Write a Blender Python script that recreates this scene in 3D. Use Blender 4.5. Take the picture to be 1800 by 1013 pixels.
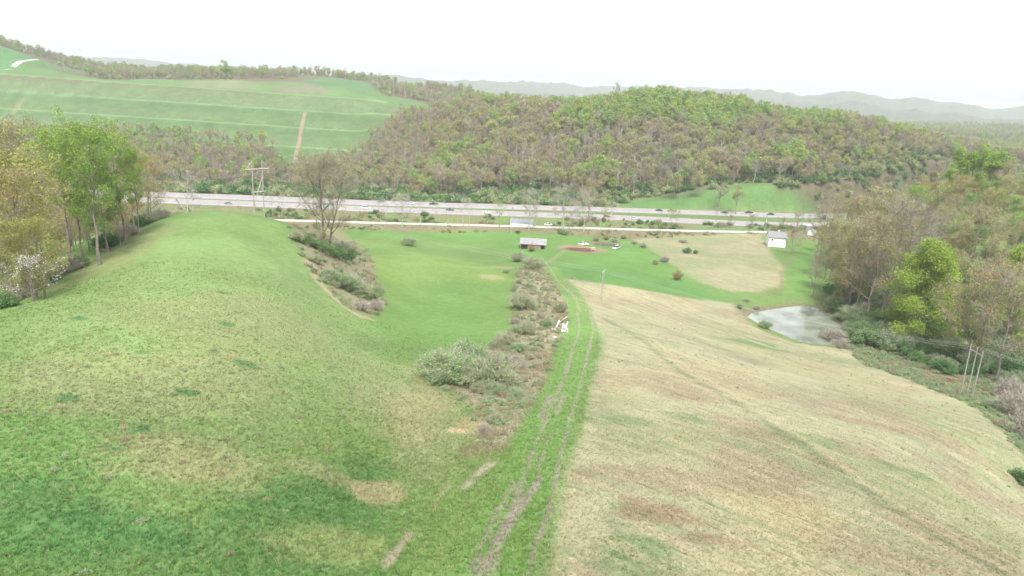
import bpy, bmesh, math, random
import numpy as np
from mathutils import Vector, Matrix
for o in list(bpy.data.objects): bpy.data.objects.remove(o)
SC = bpy.context.scene; COL = SC.collection
rad = math.radians
# ------------------------------------------------------------------ camera
CAMZ = 75.0; PITCH = 15.7; ROLL = 3.0; FPX = 1216.0
cam_d = bpy.data.cameras.new('camera'); cam = bpy.data.objects.new('camera', cam_d); COL.objects.link(cam)
cam_d.sensor_width = 36; cam_d.lens = FPX/1800*36; cam_d.clip_start = 0.5; cam_d.clip_end = 30000
cam.matrix_world = Matrix.Translation((0, 0, CAMZ)) @ Matrix.Rotation(rad(90-PITCH), 4, 'X') @ Matrix.Rotation(rad(ROLL), 4, 'Z')
SC.camera = cam
# ------------------------------------------------------------------ sky, sun, exposure
SUN_EL, SUN_ROT = 60.0, 172.0
w = bpy.data.worlds.new('World'); SC.world = w; w.use_nodes = True
nt = w.node_tree; nt.nodes.clear()
sky = nt.nodes.new('ShaderNodeTexSky'); sky.sky_type = 'NISHITA'; sky.sun_disc = False
sky.sun_elevation = rad(SUN_EL); sky.sun_rotation = rad(SUN_ROT); sky.air_density = 1.2; sky.dust_density = 3.0
hs = nt.nodes.new('ShaderNodeHueSaturation'); hs.inputs['Saturation'].default_value = 0.16   # overcast: grey-white sky
bg = nt.nodes.new('ShaderNodeBackground'); bg.inputs['Strength'].default_value = 0.15
wo = nt.nodes.new('ShaderNodeOutputWorld')
nt.links.new(sky.outputs[0], hs.inputs['Color']); nt.links.new(hs.outputs[0], bg.inputs['Color']); nt.links.new(bg.outputs[0], wo.inputs['Surface'])
sl = bpy.data.lights.new('sun', 'SUN'); sl.energy = 1.9; sl.angle = rad(11); sl.color = (1.0, 0.965, 0.91)
so = bpy.data.objects.new('sun', sl); COL.objects.link(so)
# sun stands high behind the camera
so.rotation_euler = (rad(90-SUN_EL), 0, rad(180-SUN_ROT))
SC.view_settings.view_transform = 'Standard'; SC.view_settings.look = 'None'
SC.view_settings.exposure = 1.45; SC.view_settings.gamma = 1.0; SC.view_settings.use_curve_mapping = False
SC.render.engine = 'CYCLES'
cy = SC.cycles
cy.max_bounces = 5; cy.diffuse_bounces = 3; cy.glossy_bounces = 2; cy.transmission_bounces = 3; cy.transparent_max_bounces = 6
cy.volume_bounces = 1; cy.use_adaptive_sampling = True; cy.adaptive_threshold = 0.02; cy.use_denoising = True
SC.render.use_persistent_data = False
# ------------------------------------------------------------------ helpers
RNG = np.random.default_rng(11); random.seed(11)
def _rx(a): c, s = math.cos(a), math.sin(a); return np.array([[1,0,0],[0,c,-s],[0,s,c]])
def _rz(a): c, s = math.cos(a), math.sin(a); return np.array([[c,-s,0],[s,c,0],[0,0,1]])
RM = _rx(rad(90-PITCH)) @ _rz(rad(ROLL))
def ray(px, py):
    return RM @ np.array([(px-900)/FPX, (506.5-py)/FPX, -1.0])
def at_y(px, py, Y):
    d = ray(px, py); return np.array([0, 0, CAMZ]) + d*(Y/d[1])
def at_z(px, py, z):
    d = ray(px, py); return np.array([0, 0, CAMZ]) + d*((z-CAMZ)/d[2])

def _hash(ix, iy, s):
    n = (ix.astype(np.int64)*374761393 + iy.astype(np.int64)*668265263 + s*1442695041) & 0xffffffff
    n = ((n ^ (n >> 13))*1274126177) & 0xffffffff
    return ((n ^ (n >> 16)) & 0xffff)/65535.0
def vnoise(x, y, s=0):
    ix = np.floor(x); iy = np.floor(y); fx = x-ix; fy = y-iy
    fx = fx*fx*(3-2*fx); fy = fy*fy*(3-2*fy)
    a = _hash(ix, iy, s); b = _hash(ix+1, iy, s); c = _hash(ix, iy+1, s); d = _hash(ix+1, iy+1, s)
    return (a*(1-fx)+b*fx)*(1-fy) + (c*(1-fx)+d*fx)*fy
def fbm(x, y, scale, oct=4, s=0):
    v = 0; a = 0.5; t = 0
    for i in range(oct):
        v = v + a*vnoise(x/scale, y/scale, s+i*17); t += a; a *= 0.5; scale = scale*0.49
    return v/t
def sstep(a, b, x):
    t = np.clip((x-a)/(b-a), 0, 1); return t*t*(3-2*t)

# ------------------------------------------------------------------ terrain
CP = []
def W(*p): CP.append(p)
def Z(px, py, z): CP.append(tuple(at_z(px, py, z)))
def Y(px, py, y, dz=0): p = at_y(px, py, y); CP.append((p[0], p[1], p[2]+dz))
for a in ((0,1013,44),(300,1013,41.5),(600,1013,39.5),(850,1013,41.5),(1200,1013,43),(1500,1013,42),(1800,1013,37),
    (0,800,43.5),(300,800,42.5),(550,800,39),(640,830,37),(860,800,36.5),(1000,800,38),(1200,800,37.5),(1400,800,34),(1600,800,28),(1790,800,21),
    (0,700,43),(300,700,42.5),(550,700,38),(700,700,33),(850,700,31.5),(1000,700,31.5),(1200,700,30.5),(1400,700,25),(1600,700,15.5),(1702,692,9),
    (0,600,42),(300,600,42),(500,600,38),(650,600,28),(800,600,22.5),(950,600,22.5),(1050,600,22.5),(1200,600,18.5),
    (1450,607,3),(1330,577,3.5),(1390,545,2.6),(1300,548,3),
    (0,530,40),(200,500,40),(300,520,41),(500,520,36.5),(560,520,31),(700,520,17.5),(850,520,14.5),(1000,530,14),(1057,525,8.5),(1200,540,4.5),(1290,530,2.5),
    (370,450,39.5),(480,450,36),(600,470,26.5),(650,450,16),(750,450,9),(880,470,8),(935,440,1.5),(1000,465,3.5),
    (1100,450,1.2),(1200,450,1.2),(1300,450,2),(1400,450,2.5),(1400,500,2.5),
    (1060,502,8.5),(1150,514,6.0),(1760,690,6),(1800,850,18),(1550,650,7),(1500,600,2.5)): Z(*a)
for a in ((300,376,192),(370,372,205),(440,378,200),(500,392,192),(578,437,190),(150,470,140),(0,560,105),
    (1640,600,215),(1780,640,190),(1560,560,240)): Y(*a)
Y(1800,500,235,-12); Y(1780,330,310,-17); Y(1600,400,330,-14); Y(1720,300,360,-16)
for a in ((-90,245,23),(-95,300,5),(-100,350,0),(-55,255,13),(-150,300,2),(-200,350,0),(-125,172,27),(-175,150,14),(-210,220,4),(-300,300,1),
    (-50,340,0),(0,350,0),(50,350,0),(100,350,0),(200,355,0),(0,400,0),(150,400,0),(-300,380,0.5),(300,400,1),(-20,300,2),(60,300,1),
    (-130,100,32),(-180,90,20),(130,80,14),(200,110,14),(180,150,8),(260,200,22),(280,280,14),
    (0,0,41),(-40,-60,36),(60,-60,36),(0,-300,20),(-300,0,15),(300,0,20),(0,-1500,40),(-1500,0,40),(1500,0,40),(0,-8000,40),(-8000,0,40),(8000,0,40),
    (-460,470,1),(-300,500,2.5),(-200,500,2.5),(-100,505,3),(0,505,4),(100,500,4),(200,470,4),(300,450,3),(420,460,2)): W(*a)
# beyond the highway: the terraced grass slope on the left
for a in ((520,285,585,0),(300,262,600,0),(100,235,610,0),(0,230,615,0),(660,285,580,0),(-60,235,620,0),
    (450,163,790,0),(225,150,800,0),(0,138,810,0),(640,173,780,0),(-80,134,815,0),
    (250,172,760,-4),(250,215,670,-3),(560,215,670,0),
    (450,160,860,0),(200,146,880,0),(390,142,900,0),(650,160,900,-6),(750,170,860,-10),(0,112,900,0),(0,88,960,0),(60,100,960,-4),(110,110,1000,-10),(300,122,1060,-10),(500,121,1080,-9),(620,134,1000,-8),(700,138,1080,-11),(830,152,1150,-14),
    (-60,70,960,0)): Y(*a)
# the wooded hill in the middle and on the right
for a in ((660,330,520,-3),(700,260,600,-13),(720,200,690,-13),(800,320,530,-9),(900,310,530,-10),(900,250,600,-14),(900,200,680,-15),(880,170,760,-17),
    (1040,320,525,-12),(1040,250,590,-15),(1040,195,660,-15),(1050,172,730,-17),(1160,157,720,-17),(1180,200,650,-16),(1180,250,580,-16),(1180,310,520,-13),
    (1270,177,700,-15),(1320,230,600,-15),(1320,290,530,-14),(1380,188,680,-14),(1470,192,650,-14),(1560,213,620,-14),(1480,250,560,-14),(1450,300,500,-13),
    (1450,345,465,-8),(1340,330,478,0),(1330,355,468,0),(1560,320,500,-13),(1650,260,580,-13),(1650,320,480,-13),(1740,262,620,-13),(1800,290,560,-13),(1900,300,560,-13),(1900,380,380,-14)): Y(*a)
for a in ((1160,190,900,-20),(900,185,950,-20),(1400,215,850,-18),(1560,245,900,-15),(1700,250,1000,-10),(1800,262,1000,-10),(1900,262,1000,-10),
    (1700,222,2000,-8),(1820,228,2000,-8),(1400,200,1500,-14),(1150,186,1500,-14),(850,168,1500,-10),(500,140,1600,-14),(200,135,1600,-20),(0,130,1600,-20),
    (0,130,3000,-40),(400,150,3000,-40),(900,175,3000,-40),(1400,200,3000,-40),(1800,222,3000,-40),
    (0,125,9000,-90),(900,165,9000,-90),(1800,212,9000,-90)): Y(*a)
CPA = np.array(CP, float)
def _uv(x, y):
    r = np.hypot(x, y)+3.0
    return np.arctan2(x, y)*1.9, np.log(r)
def _phi(r2): return np.where(r2 > 1e-12, 0.5*r2*np.log(np.maximum(r2, 1e-12)), 0.0)
_cu, _cv = _uv(CPA[:,0], CPA[:,1])
_n = len(CPA)
_K = _phi((_cu[:,None]-_cu)**2+(_cv[:,None]-_cv)**2) + np.eye(_n)*4e-3
_P = np.c_[np.ones(_n), _cu, _cv]
_A = np.block([[_K, _P], [_P.T, np.zeros((3,3))]])
_wt = np.linalg.solve(_A, np.r_[CPA[:,2], 0, 0, 0])
def _rbf(x, y):
    x = np.asarray(x, float).ravel(); y = np.asarray(y, float).ravel(); out = np.empty_like(x)
    for i in range(0, len(x), 40000):
        u, v = _uv(x[i:i+40000], y[i:i+40000])
        out[i:i+40000] = _phi((u[:,None]-_cu)**2+(v[:,None]-_cv)**2) @ _wt[:_n] + _wt[_n] + _wt[_n+1]*u + _wt[_n+2]*v
    return out

def seg_dist(x, y, pts):
    """distance to a polyline and height along it"""
    best = np.full(x.shape, 1e9); zz = np.zeros(x.shape)
    for (a, b) in zip(pts[:-1], pts[1:]):
        dx, dy = b[0]-a[0], b[1]-a[1]
        t = np.clip(((x-a[0])*dx+(y-a[1])*dy)/(dx*dx+dy*dy), 0, 1)
        d = np.hypot(x-a[0]-t*dx, y-a[1]-t*dy)
        m = d < best; best = np.where(m, d, best)
        if len(a) > 2: zz = np.where(m, a[2]+t*(b[2]-a[2]), zz)
    return best, zz
def poly_sd(x, y, pts):
    """signed distance to a polygon, positive inside"""
    pts = [tuple(p[:2]) for p in pts]; pts = pts+[pts[0]]
    d, _ = seg_dist(x, y, pts); inside = np.zeros(x.shape, bool)
    for (a, b) in zip(pts[:-1], pts[1:]):
        c = ((a[1] > y) != (b[1] > y)) & (x < (b[0]-a[0])*(y-a[1])/((b[1]-a[1]) if b[1] != a[1] else 1e-9)+a[0])
        inside ^= c
    return np.where(inside, d, -d)
def smooth_line(pts, n=8):
    P = np.array(pts, float); out = []
    Q = np.vstack([2*P[0]-P[1], P, 2*P[-1]-P[-2]])
    for i in range(1, len(Q)-2):
        for k in range(n):
            t = k/n; out.append(0.5*(2*Q[i]+(Q[i+1]-Q[i-1])*t+(2*Q[i-1]-5*Q[i]+4*Q[i+1]-Q[i+2])*t*t+(3*Q[i]-Q[i-1]-3*Q[i+1]+Q[i+2])*t**3))
    out.append(P[-1]); return np.array(out)

HZ = 2.0
FAR_LANE = smooth_line([at_z(px, py, HZ) for px, py in ((-160,327),(50,334.5),(430,347.5),(640,356.5),(900,364),(1100,369.7),(1250,374.5),(1400,379.5),(1500,379),(1600,372),(1700,362),(1850,350))])
NEAR_LANE = smooth_line([at_z(px, py, HZ) for px, py in ((-160,338),(50,344.8),(430,358.5),(640,367.5),(900,376.2),(1100,383.5),(1250,390.5),(1340,394.5),(1450,396),(1560,390),(1700,375),(1850,360))])
SIDE_ROAD = smooth_line([at_z(px, py, 0.6) for px, py in ((250,382),(515,388),(640,391.5),(900,397.8),(1100,403.3),(1250,407),(1340,408.5),(1362,410))])
HILL_ROAD = smooth_line([at_y(px, py, yy) for px, py, yy in ((-40,127,870),(0,124,880),(18,121,885),(33,110,905),(45,107,925),(64,105,950))])
PZ = 1.2
POND = [at_z(px, py, PZ) for px, py in ((1314,557),(1322,551),(1340,547.5),(1365,543),(1385,539.5),(1405,538.5),(1430,540),(1442,545),(1455,556),(1470,566),(1482,578),(1488,592),(1478,604),(1450,607),(1425,605),(1410,602),(1395,597),(1375,588),(1350,578),(1330,567))]
POND = [tuple(p[:2]) for p in POND]
# broad gully on the right flank of the knoll
_cr = [at_y(-80,133.5,815), at_y(0,138,808), at_y(450,163,790), at_y(700,177,779)]; _ft = [at_y(-80,233,615), at_y(100,240,606), at_y(300,262,595), at_y(520,289,584), at_y(640,300,578)]; TZ_F = 5.0
def terr_foot(x): return np.interp(x, [p[0] for p in _ft], [p[1] for p in _ft])
def terr_s(x, y):
    yc = np.interp(x, [p[0] for p in _cr], [p[1] for p in _cr]); yf = terr_foot(x); return np.clip((y-yf)/(yc-yf), 0, 1)
def ground(x, y, fine=True):
    x = np.asarray(x, float); y = np.asarray(y, float); sh = x.shape
    x = x.ravel(); y = y.ravel(); r = np.hypot(x, y)
    z = _rbf(x, y)
    az = np.degrees(np.arctan2(x, y))
    # terraces cut in the grass slope
    m = sstep(-9.5, -13.5, az)*sstep(-60, -48, az)*sstep(-14, 4, y-terr_foot(x))*sstep(895, 865, y)*(y > 0)
    s_ = terr_s(x, y); k = np.floor(np.minimum(s_, 0.9999)*4); f = s_*4-k
    st_ = np.where(s_ < 1, (k+np.where(f < 0.86, f/0.86*0.97, 0.97+(f-0.86)/0.14*0.03))/4, 1.0)
    zt = TZ_F+(np.interp(x, [-700, -470, -170], [69, 64.5, 60.5])-TZ_F)*st_
    z = z+(zt-z)*m
    # far ridges
    sk = np.interp(az, [-60,-45,-36,-28,-22,-14,-6,-3,4,9,13,18,22,25,29,31,33,36,48,60], [120,130,140,158,146,140,128,136,150,152,166,166,150,170,158,158,134,160,130,120])
    sk = sk + (fbm(az, r*0, 1.6, 4, 5)-0.5)*34
    g1 = np.where(y > 0, np.exp(-((r-5000-400*np.sin(az*0.2))/900.0)**2), 0)
    z = z*(1-g1)+sk*g1
    g2 = np.where(y > 0, np.exp(-((r-3600)/380.0)**2), 0)*0.8
    z = z*(1-g2)+g2*(sk*0.62+(fbm(az, r*0, 4.0, 3, 9)-0.5)*50)
    far = sstep(1100, 1800, r)
    z = z + far*((fbm(x, y, 420, 4, 3)-0.5)*46)*np.where(y > 0, 1, 0.4)
    z = z + sstep(2300, 3200, r)*(fbm(x, y, 60, 3, 31)-0.5)*26
    z = z + sstep(480, 640, r)*(1-far)*(fbm(x, y, 70, 3, 4)-0.5)*7*(1-m)
    # gentle unevenness
    z = z + (fbm(x, y, 22, 3, 1)-0.5)*0.9*sstep(25, 70, r)*(1-m*.9)
    if fine: z = z + (fbm(x, y, 1.7, 3, 2)-0.5)*0.16*sstep(700, 200, r)
    # road corridors
    for line, wd, hh in ((FAR_LANE, 11.5, HZ), (NEAR_LANE, 11.5, HZ), (SIDE_ROAD, 3.4, 0.6)):
        s = (y > 250) & (r < 1200)
        if s.any():
            d, _ = seg_dist(x[s], y[s], line[:, :2])
            t = sstep(wd+9, wd, d); z[s] = z[s]*(1-t)+hh*t
    ny = np.interp(x, NEAR_LANE[:,0], NEAR_LANE[:,1]); fy = np.interp(x, FAR_LANE[:,0], FAR_LANE[:,1])
    s = (y > ny) & (y < fy) & (x < 330); z[s] = np.minimum(z[s], HZ-0.15)
    s = (y > 600) & (r < 1300) & (x < -400)
    if s.any():
        d, zz = seg_dist(x[s], y[s], HILL_ROAD); t = sstep(14, 5, d); z[s] = z[s]*(1-t)+zz*t
    s = (np.abs(x-105) < 90) & (np.abs(y-238) < 70)
    if s.any():
        sd = poly_sd(x[s], y[s], POND)
        t = sstep(-9, -0.6, sd); zz = z[s]*(1-t)+(PZ+0.3)*t
        zz = zz - sstep(-0.8, 1.0, sd)*1.0
        z[s] = zz
    return z.reshape(sh)
def gz(x, y): return float(ground(np.array([x]), np.array([y]), False)[0])
_T = np.unique(np.r_[np.geomspace(25, 1500, 900)])
def hit(px, py, dz=0.0, tmin=25):
    """first point of the ground under a pixel of the photograph"""
    d = ray(px, py); T = _T[_T > tmin]; X = d[0]*T; YY = d[1]*T; ZZ = CAMZ+d[2]*T
    g = ground(X, YY, False)+dz; m = np.nonzero(ZZ < g)[0]
    if len(m) == 0: i = len(T)-1
    else: i = m[0]
    if i > 0 and len(m):
        a = (ZZ[i-1]-g[i-1]); b = (g[i]-ZZ[i]); t = T[i-1]+(T[i]-T[i-1])*a/(a+b+1e-9)
    else: t = T[i]
    return np.array([d[0]*t, d[1]*t, CAMZ+d[2]*t])
# ------------------------------------------------------------------ materials
def mat(name, col, rough=0.9, spec=0.2, metal=0.0, noise=0.0, nscale=5.0, bump=0.0):
    m = bpy.data.materials.new(name); m.use_nodes = True; N = m.node_tree; b = N.nodes['Principled BSDF']
    b.inputs['Roughness'].default_value = rough; b.inputs['Metallic'].default_value = metal
    b.inputs['Specular IOR Level'].default_value = spec; b.inputs['Base Color'].default_value = (*col, 1)
    if noise > 0:
        tc = N.nodes.new('ShaderNodeTexCoord'); nz = N.nodes.new('ShaderNodeTexNoise'); nz.inputs['Scale'].default_value = nscale
        nz.inputs['Detail'].default_value = 5
        mr = N.nodes.new('ShaderNodeMapRange'); mr.inputs[1].default_value = 0.3; mr.inputs[2].default_value = 0.7
        mr.inputs[3].default_value = 1-noise; mr.inputs[4].default_value = 1+noise
        mx = N.nodes.new('ShaderNodeVectorMath'); mx.operation = 'SCALE'; mx.inputs[0].default_value = col
        L = N.links.new; L(tc.outputs['Object'], nz.inputs['Vector']); L(nz.outputs['Fac'], mr.inputs[0]); L(mr.outputs[0], mx.inputs['Scale']); L(mx.outputs[0], b.inputs['Base Color'])
        if bump:
            bp = N.nodes.new('ShaderNodeBump'); bp.inputs['Strength'].default_value = bump; L(nz.outputs['Fac'], bp.inputs['Height']); L(bp.outputs[0], b.inputs['Normal'])
    return m

def new_mesh(name, V, F, mats=None, smooth=True, mi=None):
    """V (n,3), F (m,k) fixed size or list of arrays"""
    me = bpy.data.meshes.new(name); V = np.asarray(V, np.float32)
    Fs = F if isinstance(F, list) else [F]
    Fs = [np.asarray(f, np.int32) for f in Fs if len(f)]
    nl = sum(f.size for f in Fs); nf = sum(len(f) for f in Fs)
    me.vertices.add(len(V)); me.vertices.foreach_set('co', V.ravel())
    me.loops.add(nl); me.polygons.add(nf)
    me.loops.foreach_set('vertex_index', np.concatenate([f.ravel() for f in Fs]))
    st = []; o = 0
    for f in Fs: st.append(o+np.arange(len(f))*f.shape[1]); o += f.size
    me.polygons.foreach_set('loop_start', np.concatenate(st).astype(np.int32))
    if mats:
        for m in mats: me.materials.append(m)
    if mi is not None: me.polygons.foreach_set('material_index', np.asarray(mi, np.int32))
    me.polygons.foreach_set('use_smooth', np.full(nf, bool(smooth)))
    me.update(calc_edges=True)
    return me
def link(name, me, parent=None, loc=None, **props):
    o = bpy.data.objects.new(name, me); COL.objects.link(o)
    if parent is not None: o.parent = parent
    if loc is not None: o.location = loc
    for k, v in props.items(): o[k] = v
    return o

# ------------------------------------------------------------------ ground sheet
def build_ground():
    azs = np.concatenate([np.linspace(-180, -60, 40, endpoint=False), np.linspace(-60, -41, 110, endpoint=False),
                          np.linspace(-41, 41, 1080, endpoint=False), np.linspace(41, 60, 110, endpoint=False), np.linspace(60, 180, 40, endpoint=False)])
    rs = [3.0]; 
    while rs[-1] < 9000:
        r = rs[-1]; H = np.interp(r, [0, 60, 200, 400], [34, 37, 52, 73])
        dr = r*r/(H*690)*0.8 if r > 30 else 1.5
        if r < 140: dr = min(dr, 0.32) if r > 30 else dr
        if 560 < r < 880: dr = min(dr, 2.4)
        rs.append(r+min(max(dr, 0.14), 0.012*r+1.0, 60))
    rs = np.array(rs); na, nr = len(azs), len(rs)
    A, R = np.meshgrid(np.radians(azs), rs)
    X = R*np.sin(A); Yy = R*np.cos(A); Zz = ground(X, Yy)
    V = np.c_[X.ravel(), Yy.ravel(), Zz.ravel()]
    i = np.arange(nr-1)[:,None]*na; j = np.arange(na)[None]; j2 = (j+1) % na
    F = np.stack([i+j, i+j2, i+na+j2, i+na+j], -1).reshape(-1, 4)
    V = np.vstack([V, [0, 0, gz(0, 0)]]); c = len(V)-1
    j = np.arange(na); T = np.stack([np.full(na, c), (j+1) % na, j], -1)
    return V, [F, T]
GV, GF = build_ground()
gx, gy, gzv = GV[:,0], GV[:,1], GV[:,2]; gr = np.hypot(gx, gy)
n1 = fbm(gx, gy, 55, 4, 41); n2 = fbm(gx, gy, 9, 4, 42); n3 = fbm(gx, gy, 2.2, 3, 43)
C = np.empty((len(GV), 3)); DRY = np.zeros(len(GV)); STK = np.zeros(len(GV))
def hp(pts, dz=0.0): return [tuple(hit(px, py, dz)[:2]) for px, py in pts]
def blend(mask, col, dry=None, stk=None):
    global C, DRY, STK
    m = np.clip(mask, 0, 1); C = C*(1-m[:,None])+np.array(col)*m[:,None]
    if dry is not None: DRY = DRY*(1-m)+dry*m
    if stk is not None: STK = STK*(1-m)+stk*m
def polym(pts, soft=2.0, amp=3.0, world=False):
    P = pts if world else hp(pts); P = np.array([p[:2] for p in P])
    mg = soft+amp+3; s = (gx > P[:,0].min()-mg) & (gx < P[:,0].max()+mg) & (gy > P[:,1].min()-mg) & (gy < P[:,1].max()+mg)
    out = np.zeros(len(gx)); 
    sd = poly_sd(gx[s], gy[s], [tuple(p) for p in P]) + (n2[s]-0.5)*2*amp + (n3[s]-0.5)*amp*0.6
    out[s] = sstep(-soft, soft, sd); return out
def linem(pts, wd, soft=0.5, amp=0.4, world=False):
    P = pts if world else hp(pts); P = smooth_line(np.array([p[:2] for p in P]), 6)
    mg = wd+soft+amp+2; s = (gx > P[:,0].min()-mg) & (gx < P[:,0].max()+mg) & (gy > P[:,1].min()-mg) & (gy < P[:,1].max()+mg)
    out = np.zeros(len(gx)); d, _ = seg_dist(gx[s], gy[s], P)
    d = d + (n3[s]-0.5)*2*amp + (n2[s]-0.5)*amp
    out[s] = sstep(wd+soft, wd-soft, d); return out
def blobm(px, py, rx, ry, amp=0.5):
    """an uneven patch, radii in metres (across, along the view)"""
    c = hit(px, py); q = np.hypot((gx-c[0])/rx, (gy-c[1])/ry)
    return sstep(1.25, 0.55, q+(n2-0.5)*amp*1.5+(n3-0.5)*amp)

G_BASE = (0.088, 0.150, 0.044); G_VIV = (0.088, 0.168, 0.044); G_DARK = (0.040, 0.115, 0.040); G_YEL = (0.118, 0.176, 0.052)
STRAW = (0.225, 0.200, 0.110); TAN = (0.222, 0.220, 0.136); BROWN = (0.150, 0.110, 0.075); PINK = (0.165, 0.120, 0.090); MUD = (0.170, 0.145, 0.110)
FOREST = (0.090, 0.078, 0.050); BANK = (0.110, 0.112, 0.058)
C[:] = G_BASE; DRY[:] = 0.35
blend(sstep(0.42, 0.6, n1)*0.6, G_YEL)
# knoll: mottled, half dry
blend(polym([(-80,600),(60,540),(280,420),(500,430),(600,520),(690,600),(720,680),(640,760),(520,800),(430,830),(200,900),(-60,800)], 8, 10)*0.80, (0.132,0.192,0.070), 0.62)
blend(polym([(-60,720),(60,700),(220,730),(300,790),(180,860),(60,900),(-60,1000)], 6, 6)*0.6, (0.070,0.155,0.038), 0.35)
blend(polym([(270,410),(370,375),(500,395),(520,440),(400,450),(330,480)], 6, 4)*0.6, (0.120,0.195,0.062), 0.45)
blend(blobm(250,660,14,12)*0.35, STRAW, 0.9); blend(blobm(420,560,16,20)*0.3, STRAW, 0.9); blend(blobm(300,800,9,5)*0.5, STRAW, 0.9)
blend(blobm(180,470,8,20)*0.5, (0.15,0.175,0.07), 0.8); blend(blobm(240,430,7,25)*0.5, (0.15,0.165,0.07), 0.8)
# swale running down between knoll and track
blend(polym([(648,800),(600,815),(540,850),(420,880),(330,930),(240,1000),(200,1080),(620,1080),(660,1000),(690,920),(700,850),(690,810)], 5, 4.5)*0.95, (0.064,0.128,0.038), 0.22)
blend(polym([(660,800),(600,808),(520,850),(400,890),(440,930),(560,920),(650,860),(690,830)], 3.2, 3.0)*0.7, (0.054,0.114,0.034), 0.15)
blend(blobm(230,930,5,2.5)*0.6, G_DARK, 0.15); blend(blobm(110,950,5,3)*0.5, G_DARK, 0.15); blend(blobm(60,870,6,3)*0.4, G_DARK, 0.2)
for bx, by in ((140,560),(330,690),(245,755),(205,790),(400,570),(620,420),(395,515),(120,700),(250,620),(430,640)): blend(blobm(bx, by, 1.3, 1.0, 0.8)*0.7, G_DARK, 0.1)
blend(blobm(668,868,2.6,2.6,0.8)*0.8, STRAW, 0.9); blend(blobm(590,960,5,3)*0.55, (0.16,0.19,0.07), 0.8); blend(blobm(560,830,4,2)*0.4, STRAW, 0.8)
# worn field between swale and brush
blend(polym([(660,640),(720,700),(760,660),(830,700),(860,770),(800,830),(740,850),(690,800),(640,760),(600,700)], 5, 5)*0.75, (0.150,0.168,0.078), 0.9)
blend(polym([(740,640),(720,690),(660,760),(700,800),(760,760),(800,700)], 3, 3)*0.5, STRAW, 0.9)
# green basin in the middle
blend(polym([(640,420),(900,470),(900,560),(860,600),(760,620),(690,600),(640,540),(620,470)], 5, 4)*0.85, (0.098,0.168,0.044), 0.42)
blend(polym([(660,540),(760,480),(880,500),(890,570),(820,610),(700,600)], 8, 5)*0.5, (0.078,0.162,0.042), 0.28)
blend(polym([(640,445),(800,455),(900,480),(890,500),(800,490),(700,500),(640,480)], 6, 4)*0.7, (0.125,0.185,0.045), 0.5)
blend(blobm(865,487,5,6)*0.7, STRAW, 0.9); blend(blobm(880,470,5,5)*0.5, STRAW, 0.9); blend(blobm(735,490,12,8)*0.35, G_YEL, 0.6)
# valley floor
blend(polym([(610,403),(800,408),(1040,418),(1130,425),(1170,460),(1240,500),(1300,525),(1290,530),(1100,505),(980,490),(960,462),(900,440),(760,425),(620,415)], 4, 2)*0.95, G_VIV, 0.12)
blend(polym([(980,470),(1100,470),(1240,505),(1300,528),(1150,512),(1000,490)], 4, 3)*0.6, (0.066,0.148,0.042), 0.15)
# tan mown field
TANF = [(985,488),(1060,499),(1150,513),(1290,533),(1300,548),(1330,578),(1400,603),(1450,609),(1500,618),(1520,640),(1600,668),(1680,700),(1740,730),(1770,760),(1810,830),(1900,960),(1900,1100),(955,1100),(965,1013),(985,880),(1022,760),(1052,640),(1060,590),(1025,545)]
tanm = polym(TANF, 1.6, 1.6); blend(tanm, TAN, 0.95, 1.0)
TAN2 = [(1110,418),(1160,413),(1250,411),(1338,411),(1348,430),(1358,450),(1376,475),(1372,500),(1340,513),(1290,514),(1240,500),(1205,480),(1180,462),(1140,435)]
blend(polym(TAN2, 2.5, 2.0), (0.200,0.188,0.115), 0.9, 0.5)
blend(polym(TAN2, 2.5, 2.0)*sstep(0.44, 0.62, fbm(gx, gy, 18, 4, 66))*0.6, (0.125,0.160,0.070), 0.6)
blend(polym([(1190,470),(1240,505),(1300,520),(1350,520),(1380,510),(1330,530),(1290,530),(1220,505)], 3, 2)*0.6, (0.095,0.155,0.052), 0.3)
blend(tanm*sstep(0.45, 0.62, fbm(gx, gy, 26, 4, 61))*0.72, (0.158,0.176,0.092), 0.8)
blend(tanm*sstep(0.56, 0.72, fbm(gx, gy, 14, 4, 62))*0.5, (0.170,0.120,0.085), 0.8)
blend(tanm*sstep(0.55, 0.70, fbm(gx, gy, 40, 3, 63))*0.4, (0.27,0.235,0.14), 0.9)
for a in ((1200,735,4,4,.6),(1100,740,5,3,.5),(1330,607,7,4,.9),(1345,603,5,3,.7),(1430,770,6,4,.45),(1120,1000,3,2,.5),(1090,900,2.5,3,.6),(1730,650,6,3,.5),(1600,830,5,2,.5),(1700,700,6,3,.4),(1120,960,3,2,.6)): blend(blobm(*a[:4], 0.9)*a[4], (0.075,0.140,0.050), 0.3)
for a in ((1150,905,4.5,2.5,.7),(1250,950,4,1.6,.6),(1560,700,8,2.5,.5),(1700,760,3,2,.5),(1500,740,9,2.5,.45),(1230,700,8,4,.4),(1480,820,3,4,.4),(1580,670,5,2,.5),(1110,880,2,2,.5)): blend(blobm(*a[:4], 0.9)*a[4], (0.165,0.105,0.070), 0.7)
blend(polym([(1250,850),(1400,870),(1480,920),(1420,960),(1300,920)], 3, 4)*0.4, (0.26,0.225,0.11), 0.9)
# wheel line across the tan field
CROSS = [(1060,560),(1100,580),(1150,616),(1200,655),(1270,695),(1340,738),(1420,790),(1500,848),(1600,915),(1700,975),(1790,1030)]
blend(linem([(x+16, y-4) for x, y in CROSS], 0.55, 0.5, 0.35)*0.6, (0.27,0.235,0.145), 0.9, 0.3)
blend(linem(CROSS, 0.8, 0.6, 0.5)*0.52, (0.085,0.115,0.055), 0.3)
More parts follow.
